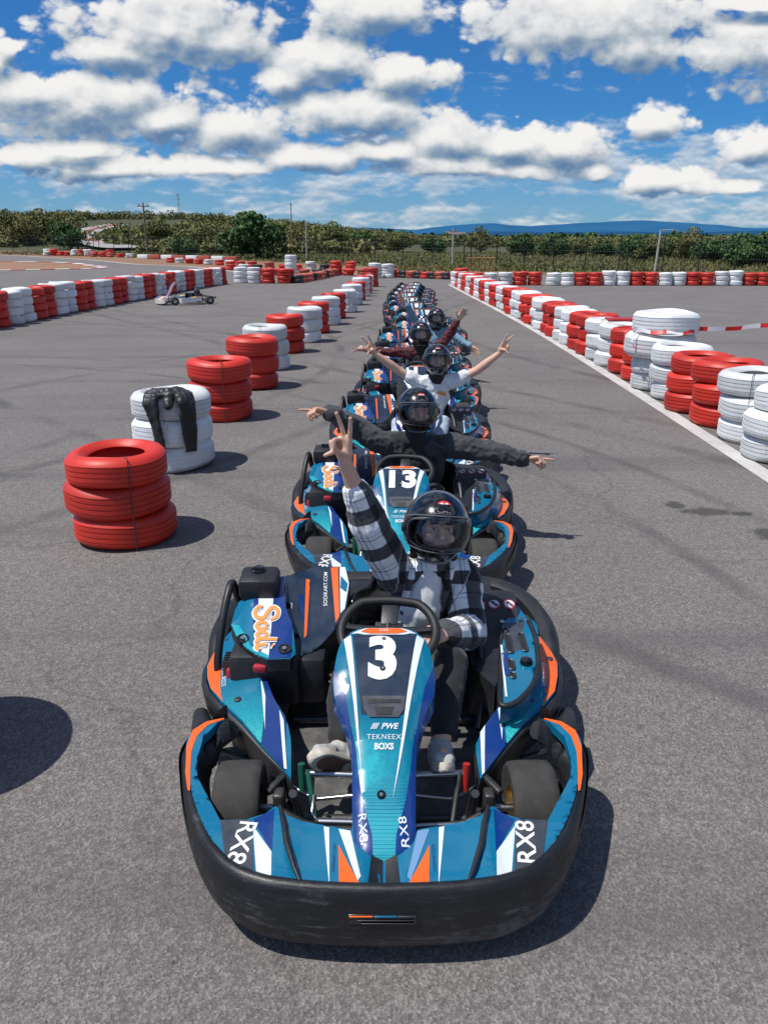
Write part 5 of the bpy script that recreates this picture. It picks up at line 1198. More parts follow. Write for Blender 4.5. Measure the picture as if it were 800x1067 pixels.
# ------------------------------------------------------------------ people
def skinmat(name, c):
    m, nt, b = nodes_of(name); co = objco(nt); n = noise_t(nt, co, 18, 4, .6)
    L(nt, mixc(nt, ramp(nt, n, [(.4, (0, 0, 0)), (.75, (.5,) * 3)]), c, (c[0] * .95, c[1] * .72, c[2] * .65)), b.inputs['Base Color'])
    b.inputs['Roughness'].default_value = .5; b.inputs['Subsurface Weight'].default_value = .12; b.inputs['Subsurface Radius'].default_value = (.02, .008, .004); b.inputs['Subsurface Scale'].default_value = .6
    bump(nt, b, noise_t(nt, co, 160, 3), .12, .002); return m
M['skin'] = skinmat('skin_light', (.66, .42, .31)); M['skin2'] = skinmat('skin_warm', (.60, .36, .25))
def fabric(name, c, c2, scale=260, rough=.85, b=.3):
    m, nt, bs = nodes_of(name); co = objco(nt)
    n = noise_t(nt, co, scale, 2, .6); n2 = noise_t(nt, co, 7, 5, .6)
    cc = mixc(nt, n, c, c2); cc = mixc(nt, 1.0, cc, ramp(nt, n2, [(.3, (.8,) * 3), (.7, (1.12,) * 3)]), 'MULTIPLY')
    L(nt, cc, bs.inputs['Base Color']); bs.inputs['Roughness'].default_value = rough; bs.inputs['Sheen Weight'].default_value = .15
    h = N(nt, 'ShaderNodeMath', operation='MULTIPLY_ADD'); L(nt, n2, h.inputs[0]); h.inputs[1].default_value = 6; L(nt, n, h.inputs[2])
    bump(nt, bs, h.outputs[0], b, .006); return m
M['tee'] = fabric('white_cotton', (.70, .71, .74), (.78, .79, .82)); M['charcoal'] = fabric('charcoal_jacket', (.030, .034, .038), (.055, .060, .065), b=.6)
M['blackcloth'] = fabric('black_cotton', (.010, .010, .012), (.020, .020, .022)); M['maroon'] = fabric('maroon_knit', (.075, .010, .014), (.12, .018, .022), 120)
M['denim'] = fabric('blue_denim', (.10, .21, .30), (.22, .35, .44), 200); M['jeans'] = fabric('light_jeans', (.32, .40, .50), (.50, .58, .66), 180)
M['leather'] = fabric('black_leather', (.008, .008, .009), (.016, .015, .016), 60, .46, .3)
def plaid():
    m, nt, b = nodes_of('plaid_flannel'); uv = N(nt, 'ShaderNodeUVMap')
    sp = N(nt, 'ShaderNodeSeparateXYZ'); L(nt, uv.outputs[0], sp.inputs[0]); co = objco(nt); w = noise_t(nt, co, 300, 2)
    def stripes(o, per, ph, a, bnd):
        ad = N(nt, 'ShaderNodeMath', operation='MULTIPLY_ADD'); L(nt, sp.outputs[o], ad.inputs[0]); ad.inputs[1].default_value = 1 / per; ad.inputs[2].default_value = ph
        fr = N(nt, 'ShaderNodeMath', operation='FRACT'); L(nt, ad.outputs[0], fr.inputs[0])
        st = [(0, (0, 0, 0))]
        for x0, x1, v in bnd: st += [(x0 - .012, (0, 0, 0)), (x0 + .012, (v,) * 3), (x1 - .012, (v,) * 3), (x1 + .012, (0, 0, 0))]
        return ramp(nt, fr.outputs[0], st)
    B = [(.10, .44, 1.0), (.70, .735, .55), (.82, .845, .4)]
    s1 = stripes(0, .155, .1, 1, B); s2 = stripes(1, .165, .0, 1, B)
    ad = N(nt, 'ShaderNodeMath', operation='ADD'); L(nt, s1, ad.inputs[0]); L(nt, s2, ad.inputs[1])
    wv = N(nt, 'ShaderNodeMath', operation='MULTIPLY_ADD'); L(nt, w, wv.inputs[0]); wv.inputs[1].default_value = .16; L(nt, ad.outputs[0], wv.inputs[2])
    hf = N(nt, 'ShaderNodeMath', operation='MULTIPLY'); L(nt, wv.outputs[0], hf.inputs[0]); hf.inputs[1].default_value = .46
    L(nt, ramp(nt, hf.outputs[0], [(.06, (.84, .85, .88)), (.42, (.075, .078, .090)), (.60, (.045, .047, .055)), (.90, (.006, .006, .008))]), b.inputs['Base Color'])
    b.inputs['Roughness'].default_value = .9; b.inputs['Sheen Weight'].default_value = .2
    h = N(nt, 'ShaderNodeMath', operation='MULTIPLY_ADD'); L(nt, noise_t(nt, co, 9, 5), h.inputs[0]); h.inputs[1].default_value = 7; L(nt, w, h.inputs[2]); bump(nt, b, h.outputs[0], .35, .006); return m
M['plaid'] = plaid()
M['hair'] = simple('dark_hair', (.02, .014, .010), .45, dirt=.2, bstr=.6, bscale=90)
M['eyew'] = simple('eye_white', (.6, .6, .6), .25); M['eyed'] = simple('eye_dark', (.02, .014, .01), .2); M['lip'] = simple('lips', (.42, .13, .11), .45); M['brow'] = simple('eyebrow', (.05, .03, .02), .8)
M['helm'] = simple('helmet_black', (.006, .0065, .008), .16, coat=.8, dirt=.12, dscale=30)
M['helmtrim'] = simple('helmet_trim', (.16, .165, .17), .35, dirt=.3); M['helmin'] = simple('helmet_padding', (.05, .05, .055), .9)
M['badge'] = simple('badge_red', (.62, .03, .03), .4, dirt=.1); M['sole'] = simple('shoe_sole', (.62, .58, .50), .7, dirt=.7, dscale=30, dirtc=(.2, .16, .12), bstr=.4, bscale=90)
M['tread'] = simple('shoe_tread', (.20, .10, .07), .8, dirt=.5, bstr=.6, bscale=60); M['canvas'] = simple('shoe_grey', (.46, .46, .44), .8, dirt=.6, dscale=25)
M['scarf'] = fabric('black_neck_warmer', (.010, .010, .011), (.02, .02, .021))
def visormat():
    m, nt, b = nodes_of('clear_visor'); out = [n for n in nt.nodes if n.type == 'OUTPUT_MATERIAL'][0]
    tr = N(nt, 'ShaderNodeBsdfTransparent'); tr.inputs[0].default_value = (.88, .89, .91, 1)
    gl = N(nt, 'ShaderNodeBsdfGlossy'); gl.inputs['Roughness'].default_value = .05; gl.inputs[0].default_value = (.9, .95, 1, 1)
    fr = N(nt, 'ShaderNodeFresnel'); fr.inputs[0].default_value = 1.5
    mx = N(nt, 'ShaderNodeMixShader'); L(nt, fr.outputs[0], mx.inputs[0]); L(nt, tr.outputs[0], mx.inputs[1]); L(nt, gl.outputs[0], mx.inputs[2]); L(nt, mx.outputs[0], out.inputs[0]); nt.nodes.remove(b); return m
M['visor'] = visormat()

def hand(bm, wrist, d, pn, thumb_side, pose, s=1.0):
    """wrist point, d = direction of the fingers, pn = palm normal (out of the palm), thumb_side = +1/-1 along d x pn"""
    d = V(d).normalized(); pn = V(pn); pn = (pn - d * pn.dot(d)).normalized(); sd_ = d.cross(pn) * thumb_side
    w = V(wrist); K = []
    for k, (o, l) in enumerate(((.030, .088), (.010, .092), (-.011, .087), (-.031, .078))):
        kn = w + (d * l + sd_ * o) * s; K.append(kn); capsule(bm, w + sd_ * o * .55 * s + d * .012 * s, kn, .0145 * s, .0125 * s)
    capsule(bm, w + (d * .03 + sd_ * .02) * s, w + (d * .06 - sd_ * .022) * s, .017 * s, .016 * s)
    L_ = ((.044, .026, .022), (.049, .030, .023), (.045, .028, .022), (.036, .021, .019))
    for k in range(4):
        spread, curls = pose[k]; p = K[k]; a = math.radians(spread); f = (d * math.cos(a) + sd_ * math.sin(a)).normalized(); c = 0; r = (.0098, .0100, .0095, .0085)[k] * s
        for j in range(3):
            c += math.radians(curls[j]); dr = (f * math.cos(c) + pn * math.sin(c)).normalized(); q = p + dr * L_[k][j] * s
            capsule(bm, p, q, r * (1.0, .95, .88)[j], r * (.95, .88, .78)[j]); p = q
    ts, tc_, tu = pose[4]                                     # thumb: leaves the side near the base
    b0 = w + (d * .022 + sd_ * .022) * s; a = math.radians(ts); f = (d * math.cos(a) + sd_ * math.sin(a)).normalized(); c = math.radians(tc_)
    p = b0; r = .0125 * s
    for j, l in enumerate((.042, .034, .027)):
        dr = (f * math.cos(c) + (pn * .75 - sd_ * tu).normalized() * math.sin(c)).normalized(); q = p + dr * l * s; capsule(bm, p, q, r, r * .88); r *= .88; p = q; c += math.radians(24 if tc_ > 20 else 8)
ST = (4, 6, 4); BENT = (78, 92, 60)
VSIGN = [(13, ST), (-9, ST), (-4, BENT), (-6, BENT), (22, 58, .75)]
OPEN = [(8, (10, 12, 8)), (0, (12, 14, 10)), (-7, (14, 16, 12)), (-14, (18, 18, 12)), (48, 12, 0)]
POINT = [(6, ST), (1, (50, 70, 40)), (-2, (62, 80, 50)), (-4, (66, 84, 50)), (46, 18, .2)]
GRIP = [(2, (55, 62, 35)), (0, (58, 64, 38)), (-2, (60, 66, 38)), (-4, (62, 66, 38)), (35, 45, .4)]

def helmet(parent, c, rot, s=1.0):
    """full face helmet; local -Y is forward"""
    he = empty('helmet', c); he.parent = parent; he.rotation_euler = rot; he.scale = (s, s, s)
    def S(az, elv):
        ce = math.cos(elv); x = math.sin(az) * ce; y = -math.cos(az) * ce; z = math.sin(elv)
        r = V((x * .127, y * .150, z * .140))
        if z < 0: r.z *= 1.06; r.x *= 1 - .14 * z * z; 
        front = max(0, -y)
        if z < .1: r.y -= .030 * front ** 2 * smoothstep(.1, -.5, z)
        if y > 0: r.y *= 1 + .04 * z
        return r
    na, ne = 64, 40; e0, e1 = math.radians(-62), math.radians(90)
    A0 = math.radians(68); top, bot = math.radians(15), math.radians(-27)
    def hole(az, elv):
        k = abs(az) / A0
        return k < 1 and bot + .10 * k * k + (0 if k < .8 else (k - .8) * 1.2) < elv < top - .04 * k * k - (0 if k < .8 else (k - .8) * 1.1)
    # snap grid rows so that the eye port has a clean outline
    mb = MB(); vs = []; idx = {}; fs = []
    els = [e0 + (e1 - e0) * j / ne for j in range(ne + 1)]
    for j, e in enumerate(els):
        for i in range(na): az = -PI + 2 * PI * i / na; vs.append(S(az, e))
    inner = [v * .93 for v in vs]; n = len(vs)
    def mid(i, j): return (-PI + 2 * PI * (i + .5) / na, (els[j] + els[j + 1]) / 2)
    solid = {(i, j): not hole(*mid(i, j)) for i in range(na) for j in range(ne)}
    for (i, j), ok in solid.items():
        if not ok: continue
        a, b, c_, d = j * na + i, j * na + (i + 1) % na, (j + 1) * na + (i + 1) % na, (j + 1) * na + i
        fs.append((a, b, c_, d)); fs.append((d + n, c_ + n, b + n, a + n))
        if not solid.get(((i - 1) % na, j), True): fs.append((a, d, d + n, a + n))
        if not solid.get(((i + 1) % na, j), True): fs.append((b, b + n, c_ + n, c_))
        if j and not solid[(i, j - 1)]: fs.append((a, a + n, b + n, b))
        if j == 0: fs.append((a, a + n, b + n, b))
        if j < ne - 1 and not solid[(i, j + 1)]: fs.append((d, c_, c_ + n, d + n))
    mb.add(vs + inner, fs)
    # vents on the chin and brow
    for az in (-.16, .16):
        p = S(az, -.62); mb.box(p * 1.0, (.034, .012, .008), Matrix.Rotation(az, 4, 'Z'), 1, .003)
    p = S(0, .62); mb.box(p * 1.0, (.05, .03, .008), Matrix.Rotation(.9, 4, 'X'), 0, .003)
    shell = mb.build('shell', [M['helm'], M['plastic']], he, 40)
    # port trim
    tr = []
    for k in range(60):
        t = 2 * PI * k / 60; c_, s_ = math.cos(t), math.sin(t); q = lambda v, p: math.copysign(abs(v) ** p, v)
        az = A0 * 1.0 * q(c_, .55); e = (top + bot) / 2 + (top - bot) / 2 * q(s_, .62) * 1.06; tr.append(S(az, e) * 1.006)
    MB().tube(tr, .0055, 6, 0, True).build('port_trim', M['helmtrim'], he, 60)
    lo = [S(-PI + 2 * PI * k / 48, e0) for k in range(48)]; MB().tube(lo, .006, 6, 0, True).build('base_trim', M['helmtrim'], he, 60)
    # visor closed over the port
    vs = []; VA = math.radians(82); nv_, nw = 28, 12
    for j in range(nw + 1):
        for i in range(nv_ + 1):
            az = -VA + 2 * VA * i / nv_; k = abs(az) / VA; lo_, hi = bot - .10 + .16 * k ** 3, top + .10 - .14 * k ** 3
            vs.append(S(az, lo_ + (hi - lo_) * j / nw) * 1.045)
    mb = MB(); mb.add(vs, [(j * (nv_ + 1) + i, j * (nv_ + 1) + i + 1, (j + 1) * (nv_ + 1) + i + 1, (j + 1) * (nv_ + 1) + i) for j in range(nw) for i in range(nv_)])
    vis = mb.build('visor', M['visor'], he, 60)
    rim_ = [vs[i] for i in range(nv_ + 1)] + [vs[j * (nv_ + 1) + nv_] for j in range(1, nw + 1)] + [vs[nw * (nv_ + 1) + i] for i in range(nv_ - 1, -1, -1)] + [vs[j * (nv_ + 1)] for j in range(nw - 1, 0, -1)]
    MB().tube(rim_, .0022, 5, 0, True).build('visor_edge', M['helmtrim'], he, 60)
    mb = MB()
    for s_ in (-1, 1):
        p = S(s_ * math.radians(80), -.05) * 1.05; mb.lathe([(0, -.003), (.019, -.003), (.019, .004), (.012, .007), (0, .007)], 18, Matrix.Translation(p) @ Matrix.Rotation(s_ * PI / 2, 4, 'Y'), 0, False)
    mb.build('visor_pivot', M['plastic'], he, 40)
    # badges
    S2 = lambda a, b: tuple(S(a, b) * 1.0)
    mb = MB(); el_ = lambda cx, cy, rx, ry, n=22: [(cx + rx * math.cos(2 * PI * k / n), cy + ry * math.sin(2 * PI * k / n)) for k in range(n)]
    mapped(mb, poly2(el_(.02, .72, .27, .135)), S2, .0012, .05, 0); mapped(mb, poly2(el_(-.075, .72, .075, .060)), S2, .0022, .05, 1); mapped(mb, poly2(el_(.115, .72, .075, .060)), S2, .0022, .05, 1)
    mapped(mb, poly2([(-.33, .43), (.33, .43), (.37, .51), (.33, .58), (-.33, .58), (-.37, .51)]), S2, .0012, .05, 2); mapped(mb, poly2([(-.31, .448), (.31, .448), (.335, .51), (.31, .565), (-.31, .565), (-.335, .51)]), S2, .002, .05, 3)
    mapped(mb, place2(text2('CMS', .03), (0, .505), .135, 0, 1.8), S2, .003, .05, 2)
    mb.build('helmet_badge', [M['badge'], M['marking'], M['helmtrim'], M['helm']], he, 30)
    return he

def seg_d(p, a, b):
    ab = b - a; t = max(0, min(1, (p - a).dot(ab) / max(ab.length_squared, 1e-9))); return (p - (a + ab * t)).length, t
def person(label, J, cloth, skin='skin', vox=.006, helm_s=1.0, helm_rot=(0, 0, 0), group='kart drivers cheering in helmets', sleeve_r=(.058, .05, .043), bare=False, pants='blackcloth', hs=1.0, seatbase=None):
    J = {k: V(v) for k, v in J.items()}
    base = V(seatbase or (J['pelvis'].x, J['pelvis'].y, 0)); t = empty('person', base); tag(t, label, 'person', group)
    O = -base; j = {k: v + O for k, v in J.items()}
    nd = (j['head'] - j['chest']).normalized()
    def body(bm):
        capsule(bm, j['pelvis'], j['chest'], .088, .085); capsule(bm, j['chest'], j['neck'], .078, .050); capsule(bm, j['neck'], j['head'] - V((0, 0, .03)), .050, .052)
        hd = j['head']; R = Matrix.Rotation(helm_rot[2], 3, 'Z') @ Matrix.Rotation(helm_rot[1], 3, 'Y') @ Matrix.Rotation(helm_rot[0], 3, 'X')
        E = lambda p, r: ell(bm, hd + R @ (V(p) * hs), V(r) * hs)
        E((0, .012, .018), (.074, .092, .100)); E((0, -.030, -.045), (.055, .055, .062)); E((0, -.055, -.088), (.026, .026, .022))     # skull, face, chin
        capsule(bm, hd + R @ V((0, -.086, .012)), hd + R @ V((0, -.106, -.022)), .009, .013); E((0, -.104, -.026), (.016, .013, .010))       # nose
        for s_ in (-1, 1):
            E((s_ * .036, -.070, -.030), (.024, .020, .022)); E((s_ * .030, -.082, .024), (.024, .012, .008)); E((s_ * .076, .01, -.01), (.012, .022, .030))
        E((0, -.088, -.058), (.024, .012, .012))
        for s_, sd2 in (('L', -1), ('R', 1)):
            sh, el_, wr = j['sh' + s_], j['el' + s_], j['wr' + s_]
            capsule(bm, j['neck'] - V((0, 0, .06)), sh, .045, .044); capsule(bm, sh, el_, .044, .038); capsule(bm, el_, el_.lerp(wr, .35), .039, .040); capsule(bm, el_.lerp(wr, .35), wr, .040, .0255)
            hd_ = J['hd' + s_]; capsule(bm, wr, wr + (hd_).normalized() * .02, .0255, .024, flat=.8)
            hand(bm, wr + hd_.normalized() * .008, hd_, J['pn' + s_], J['ts' + s_].x, cloth['pose' + s_], .98 * hs)
            capsule(bm, j['pelvis'] + V((sd2 * .09, 0, 0)), j['kn' + s_], .078, .056); capsule(bm, j['kn' + s_], j['kn' + s_].lerp(j['an' + s_], .3), .050, .048); capsule(bm, j['kn' + s_].lerp(j['an' + s_], .3), j['an' + s_], .048, .030)
            capsule(bm, j['an' + s_], j['an' + s_].lerp(j['to' + s_], .8), .026, .018)
    b = blob('body', body, M[skin], t, vox, 2)
    hd = j['head']; R = Matrix.Rotation(helm_rot[2], 3, 'Z') @ Matrix.Rotation(helm_rot[1], 3, 'Y') @ Matrix.Rotation(helm_rot[0], 3, 'X')
    def fpart(nm, fn, mat): bm = bmesh.new(); fn(bm); me = bpy.data.meshes.new(nm); bm.to_mesh(me); bm.free(); me.materials.append(mat); me.shade_smooth(); return link(nm, me, b)
    for s_ in (-1, 1):
        e = fpart('eye', lambda bm: ell(bm, hd + R @ (V((s_ * .030, -.0815, .006)) * hs), V((.0120, .0078, .0052)) * hs), M['eyew'])
        ip = MB(); ip.lathe([(0, 0), (.0046, 0), (.0043, .0012), (0, .0016)], 14, Matrix.Translation(hd + R @ (V((s_ * .030, -.0884, .0055)) * hs)) @ R.to_4x4() @ Matrix.Rotation(PI / 2, 4, 'X'), 0, False); ip.build('iris', M['eyed'], b, 40)
        fpart('eyebrow', lambda bm: ell(bm, hd + R @ (V((s_ * .031, -.0930, .0270)) * hs), V((.017, .0035, .0026)) * hs, Matrix.Rotation(s_ * .12, 3, 'Y').to_euler()), M['brow'])
    fpart('lips', lambda bm: ell(bm, hd + R @ (V((0, -.0975, -.058)) * hs), V((.021, .006, .0065)) * hs), M['lip'])
    def hairf(bm):
        ell(bm, hd + R @ V((0, .020, .035)), (.084, .092, .094)); capsule(bm, hd + R @ V((-.070, .0, .02)), hd + R @ V((-.078, .02, -.11)), .022, .018); capsule(bm, hd + R @ V((.070, .0, .02)), hd + R @ V((.078, .02, -.11)), .022, .018)
    blob('hair', hairf, M['hair'], t, .009, 2)
    # clothes
    U_ = {'u': []}
    def wr_(p):
        f = noise.noise(p * 11 + V((3, 1, 7))) * .008 + abs(noise.noise(p * 19)) * -.009 + noise.noise(p * 42) * .0025
        return f
    sr = sleeve_r
    def top(bm):
        pv, ch, nk = j['pelvis'], j['chest'], j['neck']
        mid = pv.lerp(ch, .5); fw = cloth.get('girth', 1.0)
        for a, r in ((pv, (.165, .125, .10)), (mid, (.150, .118, .13)), (ch, (.165, .118, .13)), (ch.lerp(nk, .45), (.150, .095, .08))): ell(bm, a, (r[0] * fw, r[1] * fw, r[2]))
        ell(bm, ch + V((0, .01, 0)), (.15 * fw, .125, .17))
        capsule(bm, ch.lerp(nk, .6), nk + V((0, 0, .0)), .085, .062)
        for s_ in 'LR':
            sh, el_, wr = j['sh' + s_], j['el' + s_], j['wr' + s_]
            capsule(bm, ch.lerp(nk, .55), sh, .082, .066); capsule(bm, nk - V((0, 0, .035)), sh, .062, .064)
            if cloth.get('short'): capsule(bm, sh, sh.lerp(el_, .42), .066, .066)
            elif not cloth.get('split'):
                e2 = el_.lerp(wr, cloth.get('cuff' + s_, .92)); capsule(bm, sh, el_, sr[0] + .008, sr[1] + .006); capsule(bm, el_, e2, sr[1] + .006, sr[2])
                capsule(bm, el_.lerp(wr, cloth.get('cuff' + s_, .92) - .09), e2, sr[2] + .004, sr[2] + .003)
    tp = blob('shirt', top, M[cloth['top']], t, max(vox, .007), 3, wr_)
    if cloth['top'] == 'plaid':
        me = tp.data; uvl = me.uv_layers.new(name='UVMap'); bones = []
        for s_ in 'LR':
            sh, el_, wr = j['sh' + s_], j['el' + s_], j['wr' + s_]; bones += [(sh, el_, 0), (el_, wr, (el_ - sh).length)]
        tor = (j['pelvis'], j['neck'], 0); uvv = []
        for v in me.vertices:
            best = None
            dt, tt_ = seg_d(v.co, tor[0], tor[1]); dt -= .10
            for a, bb, l0 in bones:
                d_, q = seg_d(v.co, a, bb); d_ -= .02
                if best is None or d_ < best[0]: best = (d_, q, a, bb, l0)
            if dt < best[0]: uvv.append((v.co.x * 1.0 + .35 * v.co.z * (1 if v.co.x > 0 else -1) * .3, v.co.z + v.co.y * .35))
            else:
                d_, q, a, bb, l0 = best; ax = (bb - a).normalized(); u0 = ax.orthogonal().normalized(); w0 = ax.cross(u0); r_ = v.co - a; r_ = r_ - ax * r_.dot(ax)
                uvv.append((math.atan2(r_.dot(w0), r_.dot(u0)) * .0525 + .4, l0 + q * (bb - a).length + .03))
        for l in me.loops: uvl.data[l.index].uv = uvv[l.vertex_index]
    if cloth.get('split'):
        for s_ in 'LR':
            sh, el_, wr = j['sh' + s_], j['el' + s_], j['wr' + s_]; ch, nk = j['chest'], j['neck']
            def sl(bm):
                capsule(bm, ch.lerp(nk, .62) .lerp(sh, .40), sh, .088, .074); capsule(bm, sh, el_, sr[0] + .008, sr[1] + .006); capsule(bm, el_, el_.lerp(wr, .93), sr[1] + .006, sr[2]); capsule(bm, el_.lerp(wr, .86), el_.lerp(wr, .93), sr[2] + .004, sr[2] + .004)
                if cloth['split'] == 'jacket': capsule(bm, sh.lerp(ch, .3), j['pelvis'].lerp(ch, .4) + V((.11 if s_ == 'R' else -.11, 0, 0)), .07, .075)
            blob('sleeve', sl, M[cloth['sleeve']], t, max(vox, .007), 3, lambda p: wr_(p) * 2.1)
    for s_, sd2 in (('L', -1), ('R', 1)): pass
    def tr_(bm):
        ell(bm, j['pelvis'], (.16, .14, .10))
        for s_, sd2 in (('L', -1), ('R', 1)):
            capsule(bm, j['pelvis'] + V((sd2 * .09, 0, 0)), j['kn' + s_], .086, .064); capsule(bm, j['kn' + s_], j['kn' + s_].lerp(j['an' + s_], .3), .063, .063); capsule(bm, j['kn' + s_].lerp(j['an' + s_], .3), j['kn' + s_].lerp(j['an' + s_], .76), .060, .048)
    blob('trousers', tr_, M[pants], t, max(vox, .008), 3, lambda p: wr_(p) * .7)
    for s_ in 'LR':
        an, to = j['an' + s_], j['to' + s_]; d = (to - an).normalized(); sn = V(cloth.get('sole' + s_, (0, -.3, -1))); sn = (sn - d * sn.dot(d)).normalized(); wd = d.cross(sn)
        sc_ = an + d * .048 + sn * .030                        # middle of the sole
        def shoe(bm):
            capsule(bm, an - sn * .005, an + sn * .02 - d * .01, .044, .044); capsule(bm, an + d * .0 + sn * .008, sc_ + d * .06 - sn * .012, .040, .031)
            for k in (-1, 1): capsule(bm, sc_ + d * .03 + wd * .018 * k - sn * .012, sc_ + d * .080 + wd * .014 * k - sn * .010, .026, .022)
        blob('shoe', shoe, M['canvas'], t, .006, 2, lambda p: .003 * noise.noise(p * 60))
        ou = []
        for k in range(36):
            a = 2 * PI * k / 36; q = math.cos(a) * .120; ww = (.032 + .011 * smoothstep(-.02, .08, q) - .010 * smoothstep(.09, .12, q)) * math.copysign(abs(math.sin(a)) ** .7, math.sin(a)); ou.append(sc_ + d * q + wd * ww)
        mb = MB(); n_ = 36
        vs = [p + sn * h_ + (p - sc_) * g_ for h_, g_ in ((-.006, 0), (.004, .03), (.018, .03), (.024, -.02)) for p in ou]
        mb.add(vs, [(r * n_ + k, r * n_ + (k + 1) % n_, (r + 1) * n_ + (k + 1) % n_, (r + 1) * n_ + k) for r in range(3) for k in range(n_)] + [tuple(range(n_))[::-1]])
        top_ = [sc_ + (p - sc_) * .80 + sn * .0245 for p in ou]; mb.add(vs[3 * n_:] + top_, [(k, (k + 1) % n_, n_ + (k + 1) % n_, n_ + k) for k in range(n_)]); mb.add(top_, [tuple(range(n_))], 1)
        mb.build('sole', [M['sole'], M['tread']], t, 40)
    if cloth.get('scarf', True) and not cloth.get('noscarf'):
        blob('neck_warmer', lambda bm: (capsule(bm, j['neck'] - V((0, 0, .02)), j['neck'] + nd * .06, .078, .074)), M['scarf'], t, .008, 2, lambda p: wr_(p) * .8)
    he = helmet(t, hd + R @ V((0, .016, .008)), helm_rot, helm_s)
    return t, j

def Jp(kx, ky, head, sh, L_, R_, knees=None, feet=None):
    """positions for a driver; kx, ky = front of the kart"""
    px_, py_ = kx + .12, ky + 1.36
    hd = V(head); d = dict(pelvis=(px_, py_, .235), head=head, shL=sh[0], shR=sh[1])
    mid = (V(sh[0]) + V(sh[1])) / 2
    d['neck'] = mid * .62 + hd * .38 - V((0, 0, .02)); d['chest'] = mid.lerp(V(d['pelvis']), .32)
    d['elL'], d['wrL'], d['hdL'], d['pnL'], ts = L_; d['tsL'] = (ts, 0, 0)
    d['elR'], d['wrR'], d['hdR'], d['pnR'], ts = R_; d['tsR'] = (ts, 0, 0)
    d['knL'], d['knR'] = knees or ((kx - .145, ky + .84, .40), (kx + .235, ky + .84, .415))
    d['anL'], d['anR'] = feet or ((kx - .165, ky + .565, .20), (kx + .185, ky + .565, .20))
    d['toL'] = tuple(V(d['anL']) + V((-.02, -.12, .055))); d['toR'] = tuple(V(d['anR']) + V((.0, -.12, .05)))
    return d
# 1: plaid shirt, right arm up in a V sign, left hand on the wheel
J1 = Jp(0, 1.62, (.203, 2.78, .815), ((.045, 2.83, .605), (.315, 2.87, .575)),
        ((-.058, 2.74, .850), (-.140, 2.68, 1.105), (-.08, -.10, 1.0), (-.45, -.9, -.1), 1),
        ((.335, 2.72, .400), (.222, 2.50, .510), (-.35, -.55, .30), (-.5, .1, -.9), -1), knees=((-.135, 2.42, .36), (.245, 2.46, .415)), feet=((-.150, 2.17, .235), (.190, 2.20, .225)))
J1['toL'] = (-.225, 2.10, .305); J1['toR'] = (.19, 2.085, .30)
person('driver in black and white plaid shirt raising a V sign in the front kart', J1, dict(top='plaid', poseL=VSIGN, poseR=GRIP, cuffL=.50, cuffR=.92, noscarf=True, girth=.86, soleL=(-.15, -.9, .25), soleR=(0, -.7, -.7)), vox=.0055, helm_s=1.0, helm_rot=(-.24, .10, .10), hs=.97, sleeve_r=(.072, .070, .056), pants='blackcloth')
# white vest under the open plaid shirt
P1 = [o for o in ALLOBJ() if o.name.startswith('person')][0]
# 2: charcoal jacket, both arms out, pointing
J2 = Jp(.08, 3.65, (.212, 4.80, .862), ((-.020, 4.86, .640), (.420, 4.86, .620)),
        ((-.185, 4.80, .745), (-.315, 4.70, .850), (-.95, -.15, .25), (0, -.5, -1), -1),
        ((.660, 4.82, .600), (.895, 4.75, .560), (1.0, -.10, .12), (0, -.5, -1), 1))
J2['elL'] = (-.21, 4.88, .76); J2['wrL'] = (-.335, 4.68, .875)
person('driver in charcoal jacket pointing out to both sides, in kart 13', J2, dict(top='blackcloth', split='jacket', sleeve='charcoal', poseL=POINT, poseR=POINT, girth=1.08), skin='skin2', vox=.0065, helm_s=1.02, helm_rot=(-.12, .04, .14), sleeve_r=(.078, .068, .056))
# 3: white T-shirt, bare arms up in V signs
J3 = Jp(.27, 5.67, (.469, 6.90, .888), ((.310, 6.97, .680), (.640, 6.97, .690)),
        ((.120, 6.93, .800), (-.075, 6.86, .950), (-.55, -.1, .75), (-.3, -1, 0), 1),
        ((.840, 6.93, .800), (1.015, 6.88, .950), (.50, -.1, .80), (.3, -1, 0), -1))
person('driver in white T-shirt with both bare arms up in V signs, in the third kart', J3, dict(top='tee', short=True, poseL=VSIGN, poseR=VSIGN, girth=.95), vox=.007, helm_s=.98, helm_rot=(-.15, 0, 0), pants='jeans')
# 4: maroon sleeves
J4 = Jp(.35, 7.70, (.420, 9.00, .893), ((.255, 9.06, .680), (.590, 9.06, .690)),
        ((.020, 9.03, .690), (-.190, 9.02, .720), (-1, 0, .15), (0, -1, -.3), -1),
        ((.730, 9.03, .860), (.835, 9.00, 1.040), (.55, -.05, .85), (.3, -1, 0), -1))
person('driver in maroon sleeves and black vest with one arm raised, in the fourth kart', J4, dict(top='blackcloth', split='vest', sleeve='maroon', poseL=VSIGN, poseR=OPEN), vox=.009, helm_s=.99, helm_rot=(-.15, 0, 0))
# 5: denim
J5 = Jp(.50, 9.72, (.742, 11.20, .885), ((.575, 11.26, .680), (.905, 11.26, .690)),
        ((.430, 11.22, .880), (.315, 11.16, 1.075), (-.65, -.1, .75), (-.3, -1, 0), 1),
        ((1.070, 11.15, .600), (1.215, 11.00, .520), (.75, -.3, -.55), (0, -1, -.4), 1))
person('driver in light denim jacket with one arm up and one low, fifth kart', J5, dict(top='denim', poseL=OPEN, poseR=OPEN), vox=.010, helm_s=1.0, helm_rot=(-.15, 0, .05))

